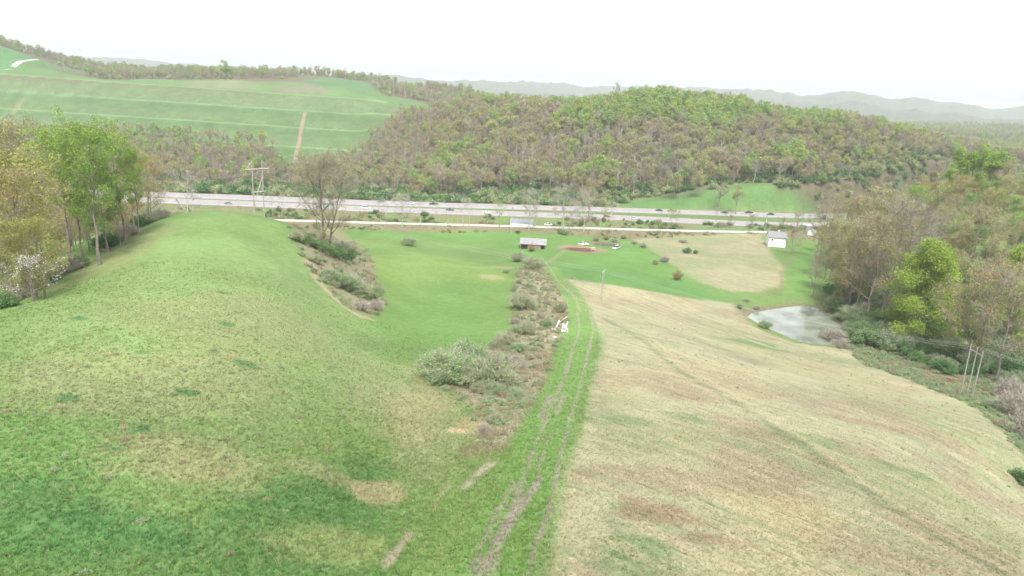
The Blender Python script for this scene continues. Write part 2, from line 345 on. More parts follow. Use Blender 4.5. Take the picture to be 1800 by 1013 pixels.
# ground at the edge of the right woods and creek side
blend(polym([(1500,618),(1520,640),(1600,668),(1680,700),(1740,730),(1790,790),(1850,860),(1900,800),(1900,500),(1700,500),(1500,540),(1450,520),(1420,520),(1470,560),(1500,590)], 2, 2), (0.085,0.105,0.045), 0.5)
blend(polym([(1500,620),(1640,675),(1700,705),(1790,780),(1800,740),(1700,670),(1600,640)], 3, 4)*0.7, (0.105,0.145,0.055), 0.5)
blend(blobm(1640,660,9,5)*0.6, PINK, 0.7); blend(blobm(1745,660,8,6)*0.6, (0.18,0.145,0.11), 0.7); blend(blobm(1560,640,6,4)*0.5, BROWN, 0.7)
blend(polym([(1385,500),(1400,440),(1430,430),(1455,440),(1440,480),(1420,520),(1390,525)], 3, 2)*0.9, (0.092,0.178,0.046), 0.25)
blend(polym([(1280,528),(1320,538),(1400,530),(1470,540),(1500,560),(1480,580),(1440,535),(1380,535),(1320,550),(1300,552)], 2, 2)*0.8, (0.10,0.12,0.055), 0.6)
blend(linem([(1298,545),(1320,548),(1360,541),(1400,536),(1440,538)], 1.2, 0.8, 0.8)*0.6, BROWN, 0.5)
blend(linem([(1372,478),(1374,500),(1362,515),(1340,520)], 0.8, 0.8, 0.5)*0.6, BROWN, 0.5); blend(linem([(1376,475),(1384,460),(1400,448)], 0.7, 0.6, 0.5)*0.5, BROWN, 0.5)
# brush strip below the track
BRUSH = [(912,472),(945,464),(962,482),(982,520),(996,546),(985,585),(972,610),(950,660),(935,700),(905,745),(880,775),(852,792),(835,760),(850,720),(800,690),(760,665),(790,640),(870,612),(908,578),(906,520)]
bm_ = polym(BRUSH, 1.8, 2.0); blend(bm_, (0.205,0.185,0.125), 0.9)
blend(bm_*sstep(0.5, 0.62, fbm(gx, gy, 7, 3, 71))*0.6, (0.185,0.130,0.098), 0.6)
blend(bm_*sstep(0.52, 0.68, fbm(gx, gy, 5, 3, 72))*0.6, (0.095,0.130,0.055), 0.5)
blend(polym([(950,600),(975,600),(960,680),(930,720),(890,790),(860,790),(900,730),(930,680)], 1.2, 1.4)*0.6, (0.21,0.185,0.13), 0.8)
blend(blobm(945,645,3,5)*0.7, (0.155,0.095,0.072), 0.5)
blend(blobm(805,757,1.6,1.0,0.6)*0.95, (0.34,0.27,0.17), 0.4); blend(blobm(825,745,1.8,3)*0.6, (0.26,0.21,0.11), 0.7); blend(blobm(845,790,3,3)*0.5, BROWN, 0.6)
blend(linem([(862,815),(845,830),(820,855)], 0.5, 0.4, 0.4)*0.8, (0.27,0.24,0.18), 0.5); blend(linem([(790,855),(772,875),(762,890)], 0.25, 0.2, 0.2)*0.5, (0.25,0.22,0.16), 0.5)
blend(linem([(720,940),(700,965),(680,995)], 0.32, 0.3, 0.3)*0.9, (0.24,0.20,0.15), 0.5)
# green lane with two worn ruts
LANE = [(975,455),(985,480),(1010,500),(1040,545),(1050,590),(1040,650),(1020,740),(985,840),(975,900),(962,960),(948,1013),(935,1080),(740,1080),(790,1000),(830,920),(880,840),(905,770),(950,690),(985,610),(1003,560),(990,510),(965,470)]
blend(polym(LANE, 1.1, 1.0)*0.95, (0.104,0.182,0.050), 0.26)
RUT = [(1015,548),(1018,580),(1005,620),(985,680),(955,750),(925,830),(900,900),(862,970),(835,1040)]
def off(line, dx): return [(x+dx*(y/800.0)**2.2, y) for x, y in line]
for dxx, k in ((0, .85), (50, .8)):
    wv = 0.75+0.25*sstep(0.40, 0.56, fbm(gx, gy, 5, 3, 80+dxx))
    blend(linem(off(RUT, dxx), 0.26, 0.24, 0.26)*k*wv, (0.200,0.178,0.138), 0.5)
for sg, wd, k in (([(968,695),(960,712),(950,735)],.55,.9),([(992,695),(985,712),(978,728)],.5,.85),([(968,762),(958,790),(950,815),(944,838)],.30,.7),([(950,840),(940,858),(925,878),(905,905),(893,925)],.5,1),([(905,850),(893,870),(882,890)],.3,.9),
    ([(900,915),(884,945),(872,975),(860,1010)],.45,.5),([(880,892),(862,925),(845,965),(832,1010)],.38,.6),([(893,925),(880,950),(868,975)],.6,.6),([(972,700),(992,698)],.35,.8)):
    blend(linem(sg, wd*.72, 0.3, 0.35)*k*.85, (0.205,0.182,0.148), 0.4)
blend(linem([(1020,548),(1008,520),(985,500),(970,478),(960,462),(950,452)], 0.35, 0.3, 0.3)*0.6, (0.24,0.20,0.14), 0.6)
blend(linem([(963,462),(985,446),(1005,436),(1028,431),(1040,430)], 1.1, 0.8, 0.5)*0.45, (0.20,0.19,0.12), 0.6)
blend(linem([(1085,434),(1110,424),(1160,417),(1240,412),(1300,410)], 1.0, 0.8, 0.5)*0.5, (0.16,0.18,0.09), 0.6)
blend(blobm(1020,438,13,11,0.4)*0.9, (0.20,0.155,0.105), 0.6); blend(blobm(1015,440,9,6,0.4)*0.8, (0.145,0.085,0.070), 0.3); blend(blobm(1060,428,9,8)*0.8, (0.14,0.115,0.08), 0.5)
# gully on the right side of the knoll
blend(polym([(513,400),(540,400),(590,420),(640,440),(662,500),(672,540),(660,552),(632,550),(592,515),(562,485),(542,456),(516,422)], 2.0, 2.0)*0.9, (0.170,0.150,0.100), 0.7)
blend(linem([(540,455),(560,495),(590,525),(625,552),(650,560)], 1.0, 0.8, 0.6)*0.8, (0.26,0.215,0.145), 0.6)
blend(polym([(500,388),(600,404),(625,430),(600,440),(560,420),(520,405)], 3, 2)*0.7, (0.17,0.145,0.09), 0.7)
# verge and bank between fields and highway
RD = (gy > 250) & (gr < 1300)
dS = np.full(len(gx), 1e3); dF = dS.copy(); dN = dS.copy()
dS[RD] = seg_dist(gx[RD], gy[RD], SIDE_ROAD)[0]; dF[RD] = seg_dist(gx[RD], gy[RD], FAR_LANE)[0]; dN[RD] = seg_dist(gx[RD], gy[RD], NEAR_LANE)[0]
SRZ = np.interp(gx, SIDE_ROAD[:,0], SIDE_ROAD[:,1])
fy_ = np.interp(gx, FAR_LANE[:,0], FAR_LANE[:,1]); ny_ = np.interp(gx, NEAR_LANE[:,0], NEAR_LANE[:,1])
blend(((gy > SRZ-12+(n2-.5)*6) & (gy < SRZ) & (np.abs(gx) < 190))*0.85, (0.130,0.108,0.068), 0.7)
blend(((gy > SRZ) & (gy < ny_))*0.9*sstep(0.30, 0.5, n2), BANK, 0.6)
blend(((gy > SRZ) & (gy < ny_) & (dS < 9))*0.7, (0.075,0.140,0.050), 0.3)
blend(((gy > ny_) & (gy < fy_))*0.95, (0.085,0.130,0.045), 0.3)
# beyond the highway
bey = sstep(0, 3, gy-fy_-8)*(gr < 3e4)
blend(bey, FOREST, 0.5)
blend((gx < 190)*sstep(0, 3, gy-fy_-8)*sstep(fy_+48, fy_+36, gy+(n2-.5)*14)*0.85, (0.130,0.128,0.075), 0.75)
blend(sstep(0, 3, gy-fy_-8)*sstep(fy_+48, fy_+36, gy+(n2-.5)*14)*sstep(0.5, 0.62, n1)*0.7, (0.070,0.125,0.048), 0.3)
for a in ((510,343,12,5,.9),(940,340,12,5,.9),(835,339,10,5,.6)): blend(blobm(*a[:4], 0.8)*a[4], (0.29,0.235,0.15), 0.5)
# meadow wedge
MEAD = [(1085,362),(1130,348),(1200,345),(1270,330),(1300,322),(1335,321),(1370,330),(1420,352),(1450,368),(1440,376),(1380,374),(1250,371),(1100,366)]
blend(polym(MEAD, 3, 2.0), (0.074,0.142,0.046), 0.3)
blend(polym([(1200,372),(1220,362),(1330,366),(1420,374),(1380,376)], 3, 3)*0.5, (0.12,0.16,0.06), 0.5)
# left verge beyond the highway at the foot
blend(polym([(300,336),(400,326),(470,333),(450,345),(300,342)], 3, 3)*0.7, (0.060,0.140,0.045), 0.2)
# terraced grass slope
TS = [(-120,250),(0,232),(200,232),(350,250),(470,262),(500,300),(560,300),(620,280),(660,240),(700,200),(735,184),(700,176),(560,169),(450,163),(225,150),(0,137),(-120,130)]
TSw = hp(TS)
PLT = [tuple(at_y(px, py, yy)[:2]) for px, py, yy in ((-160,130,820),(0,138,810),(225,150,800),(450,163,790),(640,172,780),(735,178,775),(760,170,880),(660,160,950),(560,150,930),(480,148,930),(300,140,930),(120,132,930),(0,120,1010),(-120,100,1010))]
tm = np.clip(polym(TSw, 8, 4, True), 0, 1); plm = polym(PLT, 10, 8, True)
tcol = np.array((0.074,0.116,0.048)); blend(tm, tcol, 0.45)
blend(tm*sstep(0.42, 0.62, n1)*0.4, (0.080,0.122,0.058), 0.5)
blend(tm*sstep(40, 52, gzv)*0.55, (0.088,0.120,0.062), 0.6)
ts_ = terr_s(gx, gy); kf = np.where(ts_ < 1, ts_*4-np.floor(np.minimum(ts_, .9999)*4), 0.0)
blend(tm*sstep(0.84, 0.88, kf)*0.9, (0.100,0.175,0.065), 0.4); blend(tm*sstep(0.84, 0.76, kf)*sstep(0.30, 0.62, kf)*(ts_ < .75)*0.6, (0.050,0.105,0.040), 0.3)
blend(plm*0.95, (0.078,0.142,0.050), 0.35)
_yc = np.interp(gx, [p[0] for p in _cr], [p[1] for p in _cr])
blend((gx < -150)*(gx > -760)*sstep(-3, 1, gy-_yc)*sstep(30, 22, gy-_yc)*0.9, (0.125,0.185,0.068), 0.4)
blend(linem([at_y(px, py, yy) for px, py, yy in ((0,126,900),(60,112,960),(110,112,1000))], 30, 14, 6, True)*0.9, (0.060,0.135,0.050), 0.3)
blend(polym([at_y(px, py, yy)[:2] for px, py, yy in ((-100,120,880),(0,118,900),(66,106,950),(70,96,990),(0,84,1000),(-100,70,1000))], 6, 4, True)*0.95, (0.060,0.140,0.055), 0.3)
blend(linem([(536,199),(531,222),(526,250),(518,285)], 1.7, 0.7, 0.5)*0.95, (0.19,0.15,0.11), 0.4)
blend(linem([(46,171),(36,182),(22,200)], 2.6, 1.6, 0.9)*0.6, (0.15,0.15,0.08), 0.6)
mc = at_y(392, 146, 890); blend(sstep(1.2, 0.7, np.hypot((gx-mc[0])/46, (gy-mc[1])/40)+(n2-.5)*.5)*0.7, (0.135,0.138,0.085), 0.6)
mc = at_y(530, 155, 880); blend(sstep(1.2, 0.7, np.hypot((gx-mc[0])/40, (gy-mc[1])/26)+(n2-.5)*.5)*0.7, (0.125,0.115,0.085), 0.6)
mc = at_y(610, 145, 990); blend(sstep(1.2, 0.7, np.hypot((gx-mc[0])/60, (gy-mc[1])/70)+(n2-.5)*.5)*0.85, (0.060,0.135,0.055), 0.3)
blend(polym([(-200,1200),(-200,860),(0,880),(120,870),(250,900),(230,960),(160,1100)], 6, 5)*0.5, (0.066,0.150,0.042), 0.15)
# far country
blend(sstep(1250, 1500, gr+(n1-.5)*300)*(gy > 0)*0.9, (0.070,0.082,0.048), 0.5)
nf = fbm(gx, gy, 260, 4, 88); blend(sstep(1250, 1500, gr)*(gy > 0)*sstep(0.5, 0.6, nf)*0.7, (0.070,0.130,0.050), 0.3)
blend(sstep(2600, 3200, gr)*(gy > 0), (0.062,0.070,0.052), 0.5)
# pond bed
sdp = np.full(len(gx), -99.0); s = (np.abs(gx-105) < 90) & (np.abs(gy-238) < 70); sdp[s] = poly_sd(gx[s], gy[s], POND)
blend(sstep(-0.8, 0.6, sdp), (0.10,0.085,0.055), 0.2); blend(sstep(-2.6, -1.2, sdp+(n3-.5)*2)*sstep(0.3,-0.3,sdp)*0.6, (0.13,0.105,0.07), 0.4)
n5 = fbm(gx, gy, 20, 4, 47)
n6 = fbm(gx, gy, 4.5, 3, 48)
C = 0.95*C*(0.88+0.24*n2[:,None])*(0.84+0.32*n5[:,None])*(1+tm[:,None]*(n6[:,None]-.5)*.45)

def ground_material():
    m = bpy.data.materials.new('grass_and_soil'); m.use_nodes = True; N = m.node_tree; L = N.links.new
    b = N.nodes['Principled BSDF']; b.inputs['Roughness'].default_value = 0.95; b.inputs['Specular IOR Level'].default_value = 0.1
    at = N.nodes.new('ShaderNodeAttribute'); at.attribute_name = 'tint'
    dr = N.nodes.new('ShaderNodeAttribute'); dr.attribute_name = 'dry'
    sk = N.nodes.new('ShaderNodeAttribute'); sk.attribute_name = 'streak'
    tc = N.nodes.new('ShaderNodeTexCoord')
    def noise(sc, det=4, ro=0.6, vec=None):
        n = N.nodes.new('ShaderNodeTexNoise'); n.inputs['Scale'].default_value = sc; n.inputs['Detail'].default_value = det; n.inputs['Roughness'].default_value = ro
        L(vec or tc.outputs['Object'], n.inputs['Vector']); return n.outputs['Fac']
    def rng(f, a, b_, c, d):
        r = N.nodes.new('ShaderNodeMapRange'); 
        for i, v in enumerate((a, b_, c, d)): r.inputs[i+1].default_value = v
        L(f, r.inputs[0]); return r.outputs[0]
    def mth(op, a, b_):
        x = N.nodes.new('ShaderNodeMath'); x.operation = op
        for i, v in enumerate((a, b_)):
            if isinstance(v, (int, float)): x.inputs[i].default_value = v
            else: L(v, x.inputs[i])
        return x.outputs[0]
    def mix(f, a, b_):
        x = N.nodes.new('ShaderNodeMix'); x.data_type = 'RGBA'; L(f, x.inputs[0])
        for i, v in ((6, a), (7, b_)):
            if isinstance(v, tuple): x.inputs[i].default_value = (*v, 1)
            else: L(v, x.inputs[i])
        return x.outputs[2]
    fine = noise(4.2, 5, 0.75); mid = noise(0.55, 4, 0.65); tuft = noise(1.4, 5, 0.7)
    # straw flecks among green blades
    f1 = mth('MULTIPLY', rng(fine, 0.50, 0.66, 0, 1), dr.outputs['Fac'])
    f1 = mth('MULTIPLY', f1, rng(mid, 0.35, 0.6, 0.25, 0.75))
    c1 = mix(f1, at.outputs['Color'], (0.31, 0.285, 0.18))
    f2 = mth('MULTIPLY', rng(tuft, 0.56, 0.74, 0, 0.34), rng(dr.outputs['Fac'], 0, 1, 0.6, 0.35))
    c2 = mix(f2, c1, (0.042, 0.085, 0.032))
    # raked streaks of the mown field
    q0 = hit(1100, 880); q1 = hit(1330, 985); ang = math.atan2(q1[1]-q0[1], q1[0]-q0[0])
    m0 = N.nodes.new('ShaderNodeMapping'); m0.inputs['Rotation'].default_value = (0, 0, -ang); L(tc.outputs['Object'], m0.inputs['Vector'])
    mp = N.nodes.new('ShaderNodeMapping'); mp.inputs['Scale'].default_value = (0.13, 1.5, 1); L(m0.outputs[0], mp.inputs['Vector'])
    st = noise(1.2, 5, 0.65, mp.outputs[0]); st2 = noise(0.35, 4, 0.6, mp.outputs[0])
    c3 = mix(mth('MULTIPLY', rng(st, 0.57, 0.68, 0, 0.9), sk.outputs['Fac']), c2, (0.095, 0.085, 0.050))
    c3 = mix(mth('MULTIPLY', rng(st2, 0.50, 0.64, 0, 0.5), sk.outputs['Fac']), c3, (0.285, 0.245, 0.160))
    c3 = mix(mth('MULTIPLY', rng(st2, 0.46, 0.36, 0, 0.42), sk.outputs['Fac']), c3, (0.135, 0.165, 0.090))
    v = N.nodes.new('ShaderNodeVectorMath'); v.operation = 'SCALE'; L(c3, v.inputs[0])
    L(mth('MULTIPLY', rng(fine, 0.25, 0.75, 0.78, 1.22), rng(mid, 0.3, 0.7, 0.90, 1.10)), v.inputs['Scale'])
    L(v.outputs[0], b.inputs['Base Color'])
    bp = N.nodes.new('ShaderNodeBump'); bp.inputs['Strength'].default_value = 0.38; bp.inputs['Distance'].default_value = 0.22
    L(mth('ADD', fine, mth('MULTIPLY', tuft, 1.3)), bp.inputs['Height']); L(bp.outputs[0], b.inputs['Normal'])
    return m
gm = new_mesh('ground', GV, GF, [ground_material()])
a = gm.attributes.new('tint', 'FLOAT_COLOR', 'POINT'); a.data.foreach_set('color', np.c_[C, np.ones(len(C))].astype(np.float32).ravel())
a = gm.attributes.new('dry', 'FLOAT', 'POINT'); a.data.foreach_set('value', DRY.astype(np.float32))
a = gm.attributes.new('streak', 'FLOAT', 'POINT'); a.data.foreach_set('value', STK.astype(np.float32))
link('ground', gm, kind='structure')

# ------------------------------------------------------------------ roads and pond
def ribbon(name, line, wd, m, dz=0.12, zc=None, keep=None):
    P = np.array(line); T = np.gradient(P[:,:2], axis=0); T /= np.linalg.norm(T, axis=1)[:,None]; Nn = np.c_[-T[:,1], T[:,0]]
    V = []
    for s in (-1, -0.5, 0, 0.5, 1):
        q = P[:,:2]+Nn*wd*s; z = (np.full(len(q), zc) if zc is not None else P[:,2])+dz
        V.append(np.c_[q, z])
    for s in (-1, 1):   # skirts
        q = P[:,:2]+Nn*(wd*s+0.35*s); z = (np.full(len(q), zc) if zc is not None else P[:,2])+dz-0.5
        V.append(np.c_[q, z])
    n = len(P); order = [5, 0, 1, 2, 3, 4, 6]; V = np.vstack([V[k] for k in order])
    i = np.arange(n-1); F = np.vstack([np.c_[k*n+i, k*n+i+1, (k+1)*n+i+1, (k+1)*n+i] for k in range(6)])
    return link(name, new_mesh(name, V, F, [m], smooth=False), kind='structure')
M_CONC = mat('worn_concrete', (0.215, 0.200, 0.203), 0.9, 0.2, noise=0.10, nscale=0.35)
M_LANE = mat('pale_lane_paint', (0.75, 0.75, 0.72), 0.7); M_YEL = mat('yellow_edge_paint', (0.62, 0.45, 0.10), 0.7)
M_GRAVEL = mat('pale_gravel', (0.33, 0.32, 0.285), 0.95, noise=0.12, nscale=0.8); M_SHOULD = mat('grey_shoulder', (0.19,0.18,0.175), 0.95, noise=0.12, nscale=0.5)
ribbon('highway', FAR_LANE, 9.2, M_CONC, 0.14, HZ); ribbon('highway', NEAR_LANE, 9.2, M_CONC, 0.14, HZ)
ribbon('lane_road', SIDE_ROAD, 2.7, M_GRAVEL, 0.14, 0.6)
ribbon('hill_track', HILL_ROAD, 3.6, M_GRAVEL, 0.30)
def offline(line, d):
    P = np.array(line)[:, :2]; T = np.gradient(P, axis=0); T /= np.linalg.norm(T, axis=1)[:,None]
    return P+np.c_[-T[:,1], T[:,0]]*d
def markings():
    V = []; F = []; mi = []
    def quad(a, b, wd, k):
        d = (b-a)/np.linalg.norm(b-a); nn = np.array([-d[1], d[0]])*wd/2; o = len(V)
        for p in (a-nn, b-nn, b+nn, a+nn): V.append((p[0], p[1], HZ+0.146))
        F.append((o, o+1, o+2, o+3)); mi.append(k)
    for ln in (FAR_LANE, NEAR_LANE):
        for d, k in ((-6.4, 0), (6.4, 1)):
            q = offline(ln, d)
            for a, b in zip(q[:-1], q[1:]): quad(a, b, 0.18, k)
        for d in (-2.1, 2.1):
            q = offline(ln, d); L_ = np.r_[0, np.cumsum(np.hypot(*np.diff(q, axis=0).T))]
            for s0 in np.arange(0, L_[-1]-4, 12.0):
                pa = np.array([np.interp(s0, L_, q[:,0]), np.interp(s0, L_, q[:,1])]); pb = np.array([np.interp(s0+3, L_, q[:,0]), np.interp(s0+3, L_, q[:,1])]); quad(pa, pb, 0.16, 0)
    link('road_markings', new_mesh('road_markings', V, np.array(F), [M_LANE, M_YEL], False, mi), kind='structure')
markings()
mw = bpy.data.materials.new('pond_water'); mw.use_nodes = True; N = mw.node_tree; b = N.nodes['Principled BSDF']
b.inputs['Roughness'].default_value = 0.03; b.inputs['IOR'].default_value = 1.42; b.inputs['Base Color'].default_value = (0.16, 0.18, 0.125, 1)
nz = N.nodes.new('ShaderNodeTexNoise'); nz.inputs['Scale'].default_value = 0.12; nz.inputs['Detail'].default_value = 4
tcn = N.nodes.new('ShaderNodeTexCoord'); N.links.new(tcn.outputs['Object'], nz.inputs['Vector'])
cr = N.nodes.new('ShaderNodeValToRGB'); cr.color_ramp.elements[0].position = 0.40; cr.color_ramp.elements[0].color = (0.17, 0.19, 0.15, 1); cr.color_ramp.elements[1].position = 0.62; cr.color_ramp.elements[1].color = (0.09, 0.105, 0.08, 1)
N.links.new(nz.outputs['Fac'], cr.inputs['Fac']); N.links.new(cr.outputs['Color'], b.inputs['Base Color'])
n2_ = N.nodes.new('ShaderNodeTexNoise'); n2_.inputs['Scale'].default_value = 1.1; n2_.inputs['Detail'].default_value = 3; N.links.new(tcn.outputs['Object'], n2_.inputs['Vector'])
bp = N.nodes.new('ShaderNodeBump'); bp.inputs['Strength'].default_value = 0.10; bp.inputs['Distance'].default_value = 0.05; N.links.new(n2_.outputs['Fac'], bp.inputs['Height']); N.links.new(bp.outputs[0], b.inputs['Normal'])
pc = np.mean(POND, axis=0); PP = [pc+(np.array(p)-pc)*1.012 for p in POND]
link('pond_water', new_mesh('pond_water', [(p[0], p[1], PZ) for p in PP]+[(pc[0], pc[1], PZ)], np.array([(i, (i+1) % len(PP), len(PP)) for i in range(len(PP))]), [mw], False), kind='structure')
# ------------------------------------------------------------------ plants
def leaf_mat(name, ca, cb, trans=0.35, vr=0.5):
    m = bpy.data.materials.new(name); m.use_nodes = True; N = m.node_tree; L = N.links.new; N.nodes.remove(N.nodes['Principled BSDF'])
    oi = N.nodes.new('ShaderNodeObjectInfo'); at = N.nodes.new('ShaderNodeAttribute'); at.attribute_name = 'shade'
    mx = N.nodes.new('ShaderNodeMix'); mx.data_type = 'RGBA'; mx.inputs[6].default_value = (*ca, 1); mx.inputs[7].default_value = (*cb, 1)
    L(oi.outputs['Random'], mx.inputs[0])
    vm = N.nodes.new('ShaderNodeVectorMath'); vm.operation = 'SCALE'; L(mx.outputs[2], vm.inputs[0]); L(at.outputs['Fac'], vm.inputs['Scale'])
    d = N.nodes.new('ShaderNodeBsdfDiffuse'); L(vm.outputs[0], d.inputs['Color']); out = N.nodes['Material Output']
    if trans > 0:
        t = N.nodes.new('ShaderNodeBsdfTranslucent'); L(vm.outputs[0], t.inputs['Color']); ms = N.nodes.new('ShaderNodeMixShader'); ms.inputs[0].default_value = trans
        L(d.outputs[0], ms.inputs[1]); L(t.outputs[0], ms.inputs[2]); L(ms.outputs[0], out.inputs['Surface'])
    else: L(d.outputs[0], out.inputs['Surface'])
    return m
BARK = mat('grey_brown_bark', (0.175, 0.150, 0.125), 0.95, 0.1, noise=0.3, nscale=1.5)
BARK_D = mat('dark_bark', (0.105, 0.088, 0.072), 0.95, 0.1, noise=0.3, nscale=1.5)
BARK_P = mat('pale_bark', (0.33, 0.31, 0.27), 0.95, 0.1, noise=0.25, nscale=1.5)
TWIG = leaf_mat('bare_twigs', (0.225, 0.200, 0.172), (0.255, 0.228, 0.182), 0.1)
TWIG_P = leaf_mat('pinkish_twigs', (0.270, 0.232, 0.180), (0.262, 0.232, 0.168), 0.1)
TWIG_G = leaf_mat('grey_twigs', (0.27, 0.245, 0.215), (0.31, 0.28, 0.24), 0.1)
LF = dict(straw=leaf_mat('straw_blades', (0.36, 0.31, 0.19), (0.30, 0.25, 0.16)),
   
    green=leaf_mat('spring_green_leaves', (0.200, 0.300, 0.095), (0.260, 0.345, 0.120)),
    bright=leaf_mat('bright_spring_leaves', (0.205, 0.305, 0.070), (0.240, 0.330, 0.085)),
    poplar=leaf_mat('poplar_leaves', (0.240, 0.340, 0.062), (0.260, 0.350, 0.072)),
    goldgreen=leaf_mat('gold_green_leaves', (0.235, 0.250, 0.075), (0.265, 0.275, 0.085)),
    lime=leaf_mat('yellow_green_leaves', (0.270, 0.350, 0.080), (0.320, 0.380, 0.105)),
    olive=leaf_mat('olive_buds', (0.270, 0.270, 0.115), (0.300, 0.315, 0.130)),
    orange=leaf_mat('golden_buds', (0.330, 0.255, 0.085), (0.300, 0.270, 0.090)),
    red=leaf_mat('reddish_buds', (0.310, 0.230, 0.150), (0.300, 0.245, 0.145)),
    dark=leaf_mat('dark_evergreen_leaves', (0.055, 0.120, 0.055), (0.080, 0.150, 0.065), 0.2),
    under=leaf_mat('fresh_undergrowth_leaves', (0.085, 0.180, 0.060), (0.130, 0.215, 0.080), 0.3),
    pale=leaf_mat('silvery_green_leaves', (0.265, 0.325, 0.145), (0.305, 0.355, 0.180)),
    mint=leaf_mat('pale_green_leaves', (0.205, 0.320, 0.130), (0.240, 0.340, 0.150)),
    white=leaf_mat('white_blossom', (0.42, 0.43, 0.36), (0.48, 0.48, 0.41), 0.2))

class Geo:
    def __init__(s): s.V = []; s.Q = []; s.T = []; s.S = []; s.n = 0; s.qm = []; s.tm = []
    def add(s, V, Q=None, T=None, shade=1.0, m=0):
        V = np.asarray(V, float); s.V.append(V); s.S.append(np.broadcast_to(shade, (len(V),)).astype(float))
        if Q is not None and len(Q): s.Q.append(np.asarray(Q)+s.n); s.qm.append(np.full(len(Q), m))
        if T is not None and len(T): s.T.append(np.asarray(T)+s.n); s.tm.append(np.full(len(T), m))
        s.n += len(V)
    def merge(s, o, dm=0):
        V = np.vstack(o.V); 
        s.V.append(V); s.S.append(np.concatenate(o.S))
        for q, m in zip(o.Q, o.qm): s.Q.append(q+s.n); s.qm.append(m+dm)
        for q, m in zip(o.T, o.tm): s.T.append(q+s.n); s.tm.append(m+dm)
        s.n += len(V)
    def mesh(s, name, mats, smooth=False):
        Fs = []; mi = []
        if s.Q: Fs.append(np.vstack(s.Q)); mi.append(np.concatenate(s.qm))
        if s.T: Fs.append(np.vstack(s.T)); mi.append(np.concatenate(s.tm))
        me = new_mesh(name, np.vstack(s.V), Fs, mats, smooth, np.concatenate(mi))
        a = me.attributes.new('shade', 'FLOAT', 'POINT'); a.data.foreach_set('value', np.concatenate(s.S).astype(np.float32))
        return me
def tube(g, P, R, sides=5, m=0, cap=False):
    P = np.asarray(P, float); k = len(P); T = np.gradient(P, axis=0); T /= np.linalg.norm(T, axis=1)[:,None]+1e-9
    ref = np.array([0, 0, 1.0]) if abs(T[0, 2]) < 0.8 else np.array([1.0, 0, 0])
    U = np.cross(T, ref); U /= np.linalg.norm(U, axis=1)[:,None]+1e-9; Vv = np.cross(T, U)
    a = np.arange(sides)/sides*2*np.pi
    ring = P[:,None]+(U[:,None]*np.cos(a)[None,:,None]+Vv[:,None]*np.sin(a)[None,:,None])*np.asarray(R)[:,None,None]
    i = np.arange(k-1)[:,None]*sides; j = np.arange(sides)[None]; j2 = (j+1) % sides
    Q = np.stack([i+j, i+j2, i+sides+j2, i+sides+j], -1).reshape(-1, 4)
    V = ring.reshape(-1, 3); T_ = None
    if cap:
        V = np.vstack([V, P[-1], P[0]]); b = (k-1)*sides; jj = np.arange(sides)
        T_ = np.vstack([np.c_[b+jj, b+(jj+1) % sides, np.full(sides, k*sides)], np.c_[(jj+1) % sides, jj, np.full(sides, k*sides+1)]])
    g.add(V, Q, T_, 1.0, m)
def leaves(g, rng, C, n, rad_, size, m=0, flat=0.7):
    """n small quads scattered round every centre in C; rad_ is the clump radius"""
    C = np.asarray(C); c = np.repeat(C, n, 0); N = len(c)
    if N == 0: return
    clump = np.repeat(rng.uniform(0.80, 1.18, len(C)), n)
    d = rng.normal(size=(N, 3)); d /= np.linalg.norm(d, axis=1)[:,None]; d *= (rng.uniform(0, 1, N)**0.45)[:,None]*rad_; d[:,2] *= flat
    c = c+d; a = rng.normal(size=(N, 3)); a[:,2] *= 0.7; a /= np.linalg.norm(a, axis=1)[:,None]
    b = np.cross(a, rng.normal(size=(N, 3))); b /= np.linalg.norm(b, axis=1)[:,None]
    s = size*rng.uniform(0.6, 1.4, N)[:,None]
    V = np.stack([c-a*s, c-b*s*0.6, c+a*s, c+b*s*0.6], 1).reshape(-1, 3)
    Q = np.arange(N*4).reshape(N, 4)
    g.add(V, Q, None, np.repeat(clump*rng.uniform(0.8, 1.2, N), 4), m)
def twigs(g, rng, P, D, n, ln, wd, m=0, spread=0.8):
    c = np.repeat(P, n, 0); d = np.repeat(D, n, 0)+rng.normal(size=(len(c), 3))*spread; N = len(c)
    if N == 0: return
    d[:,2] += 0.25; d /= np.linalg.norm(d, axis=1)[:,None]
    b = np.cross(d, rng.normal(size=(N, 3))); b /= np.linalg.norm(b, axis=1)[:,None]
    l = ln*rng.uniform(0.5, 1.3, N)[:,None]; w_ = wd*rng.uniform(0.7, 1.3, N)[:,None]
    V = np.stack([c-b*w_/2, c+b*w_/2, c+d*l], 1).reshape(-1, 3)
    g.add(V, None, np.arange(N*3).reshape(N, 3), np.repeat(rng.uniform(0.8, 1.25, N), 3), m)
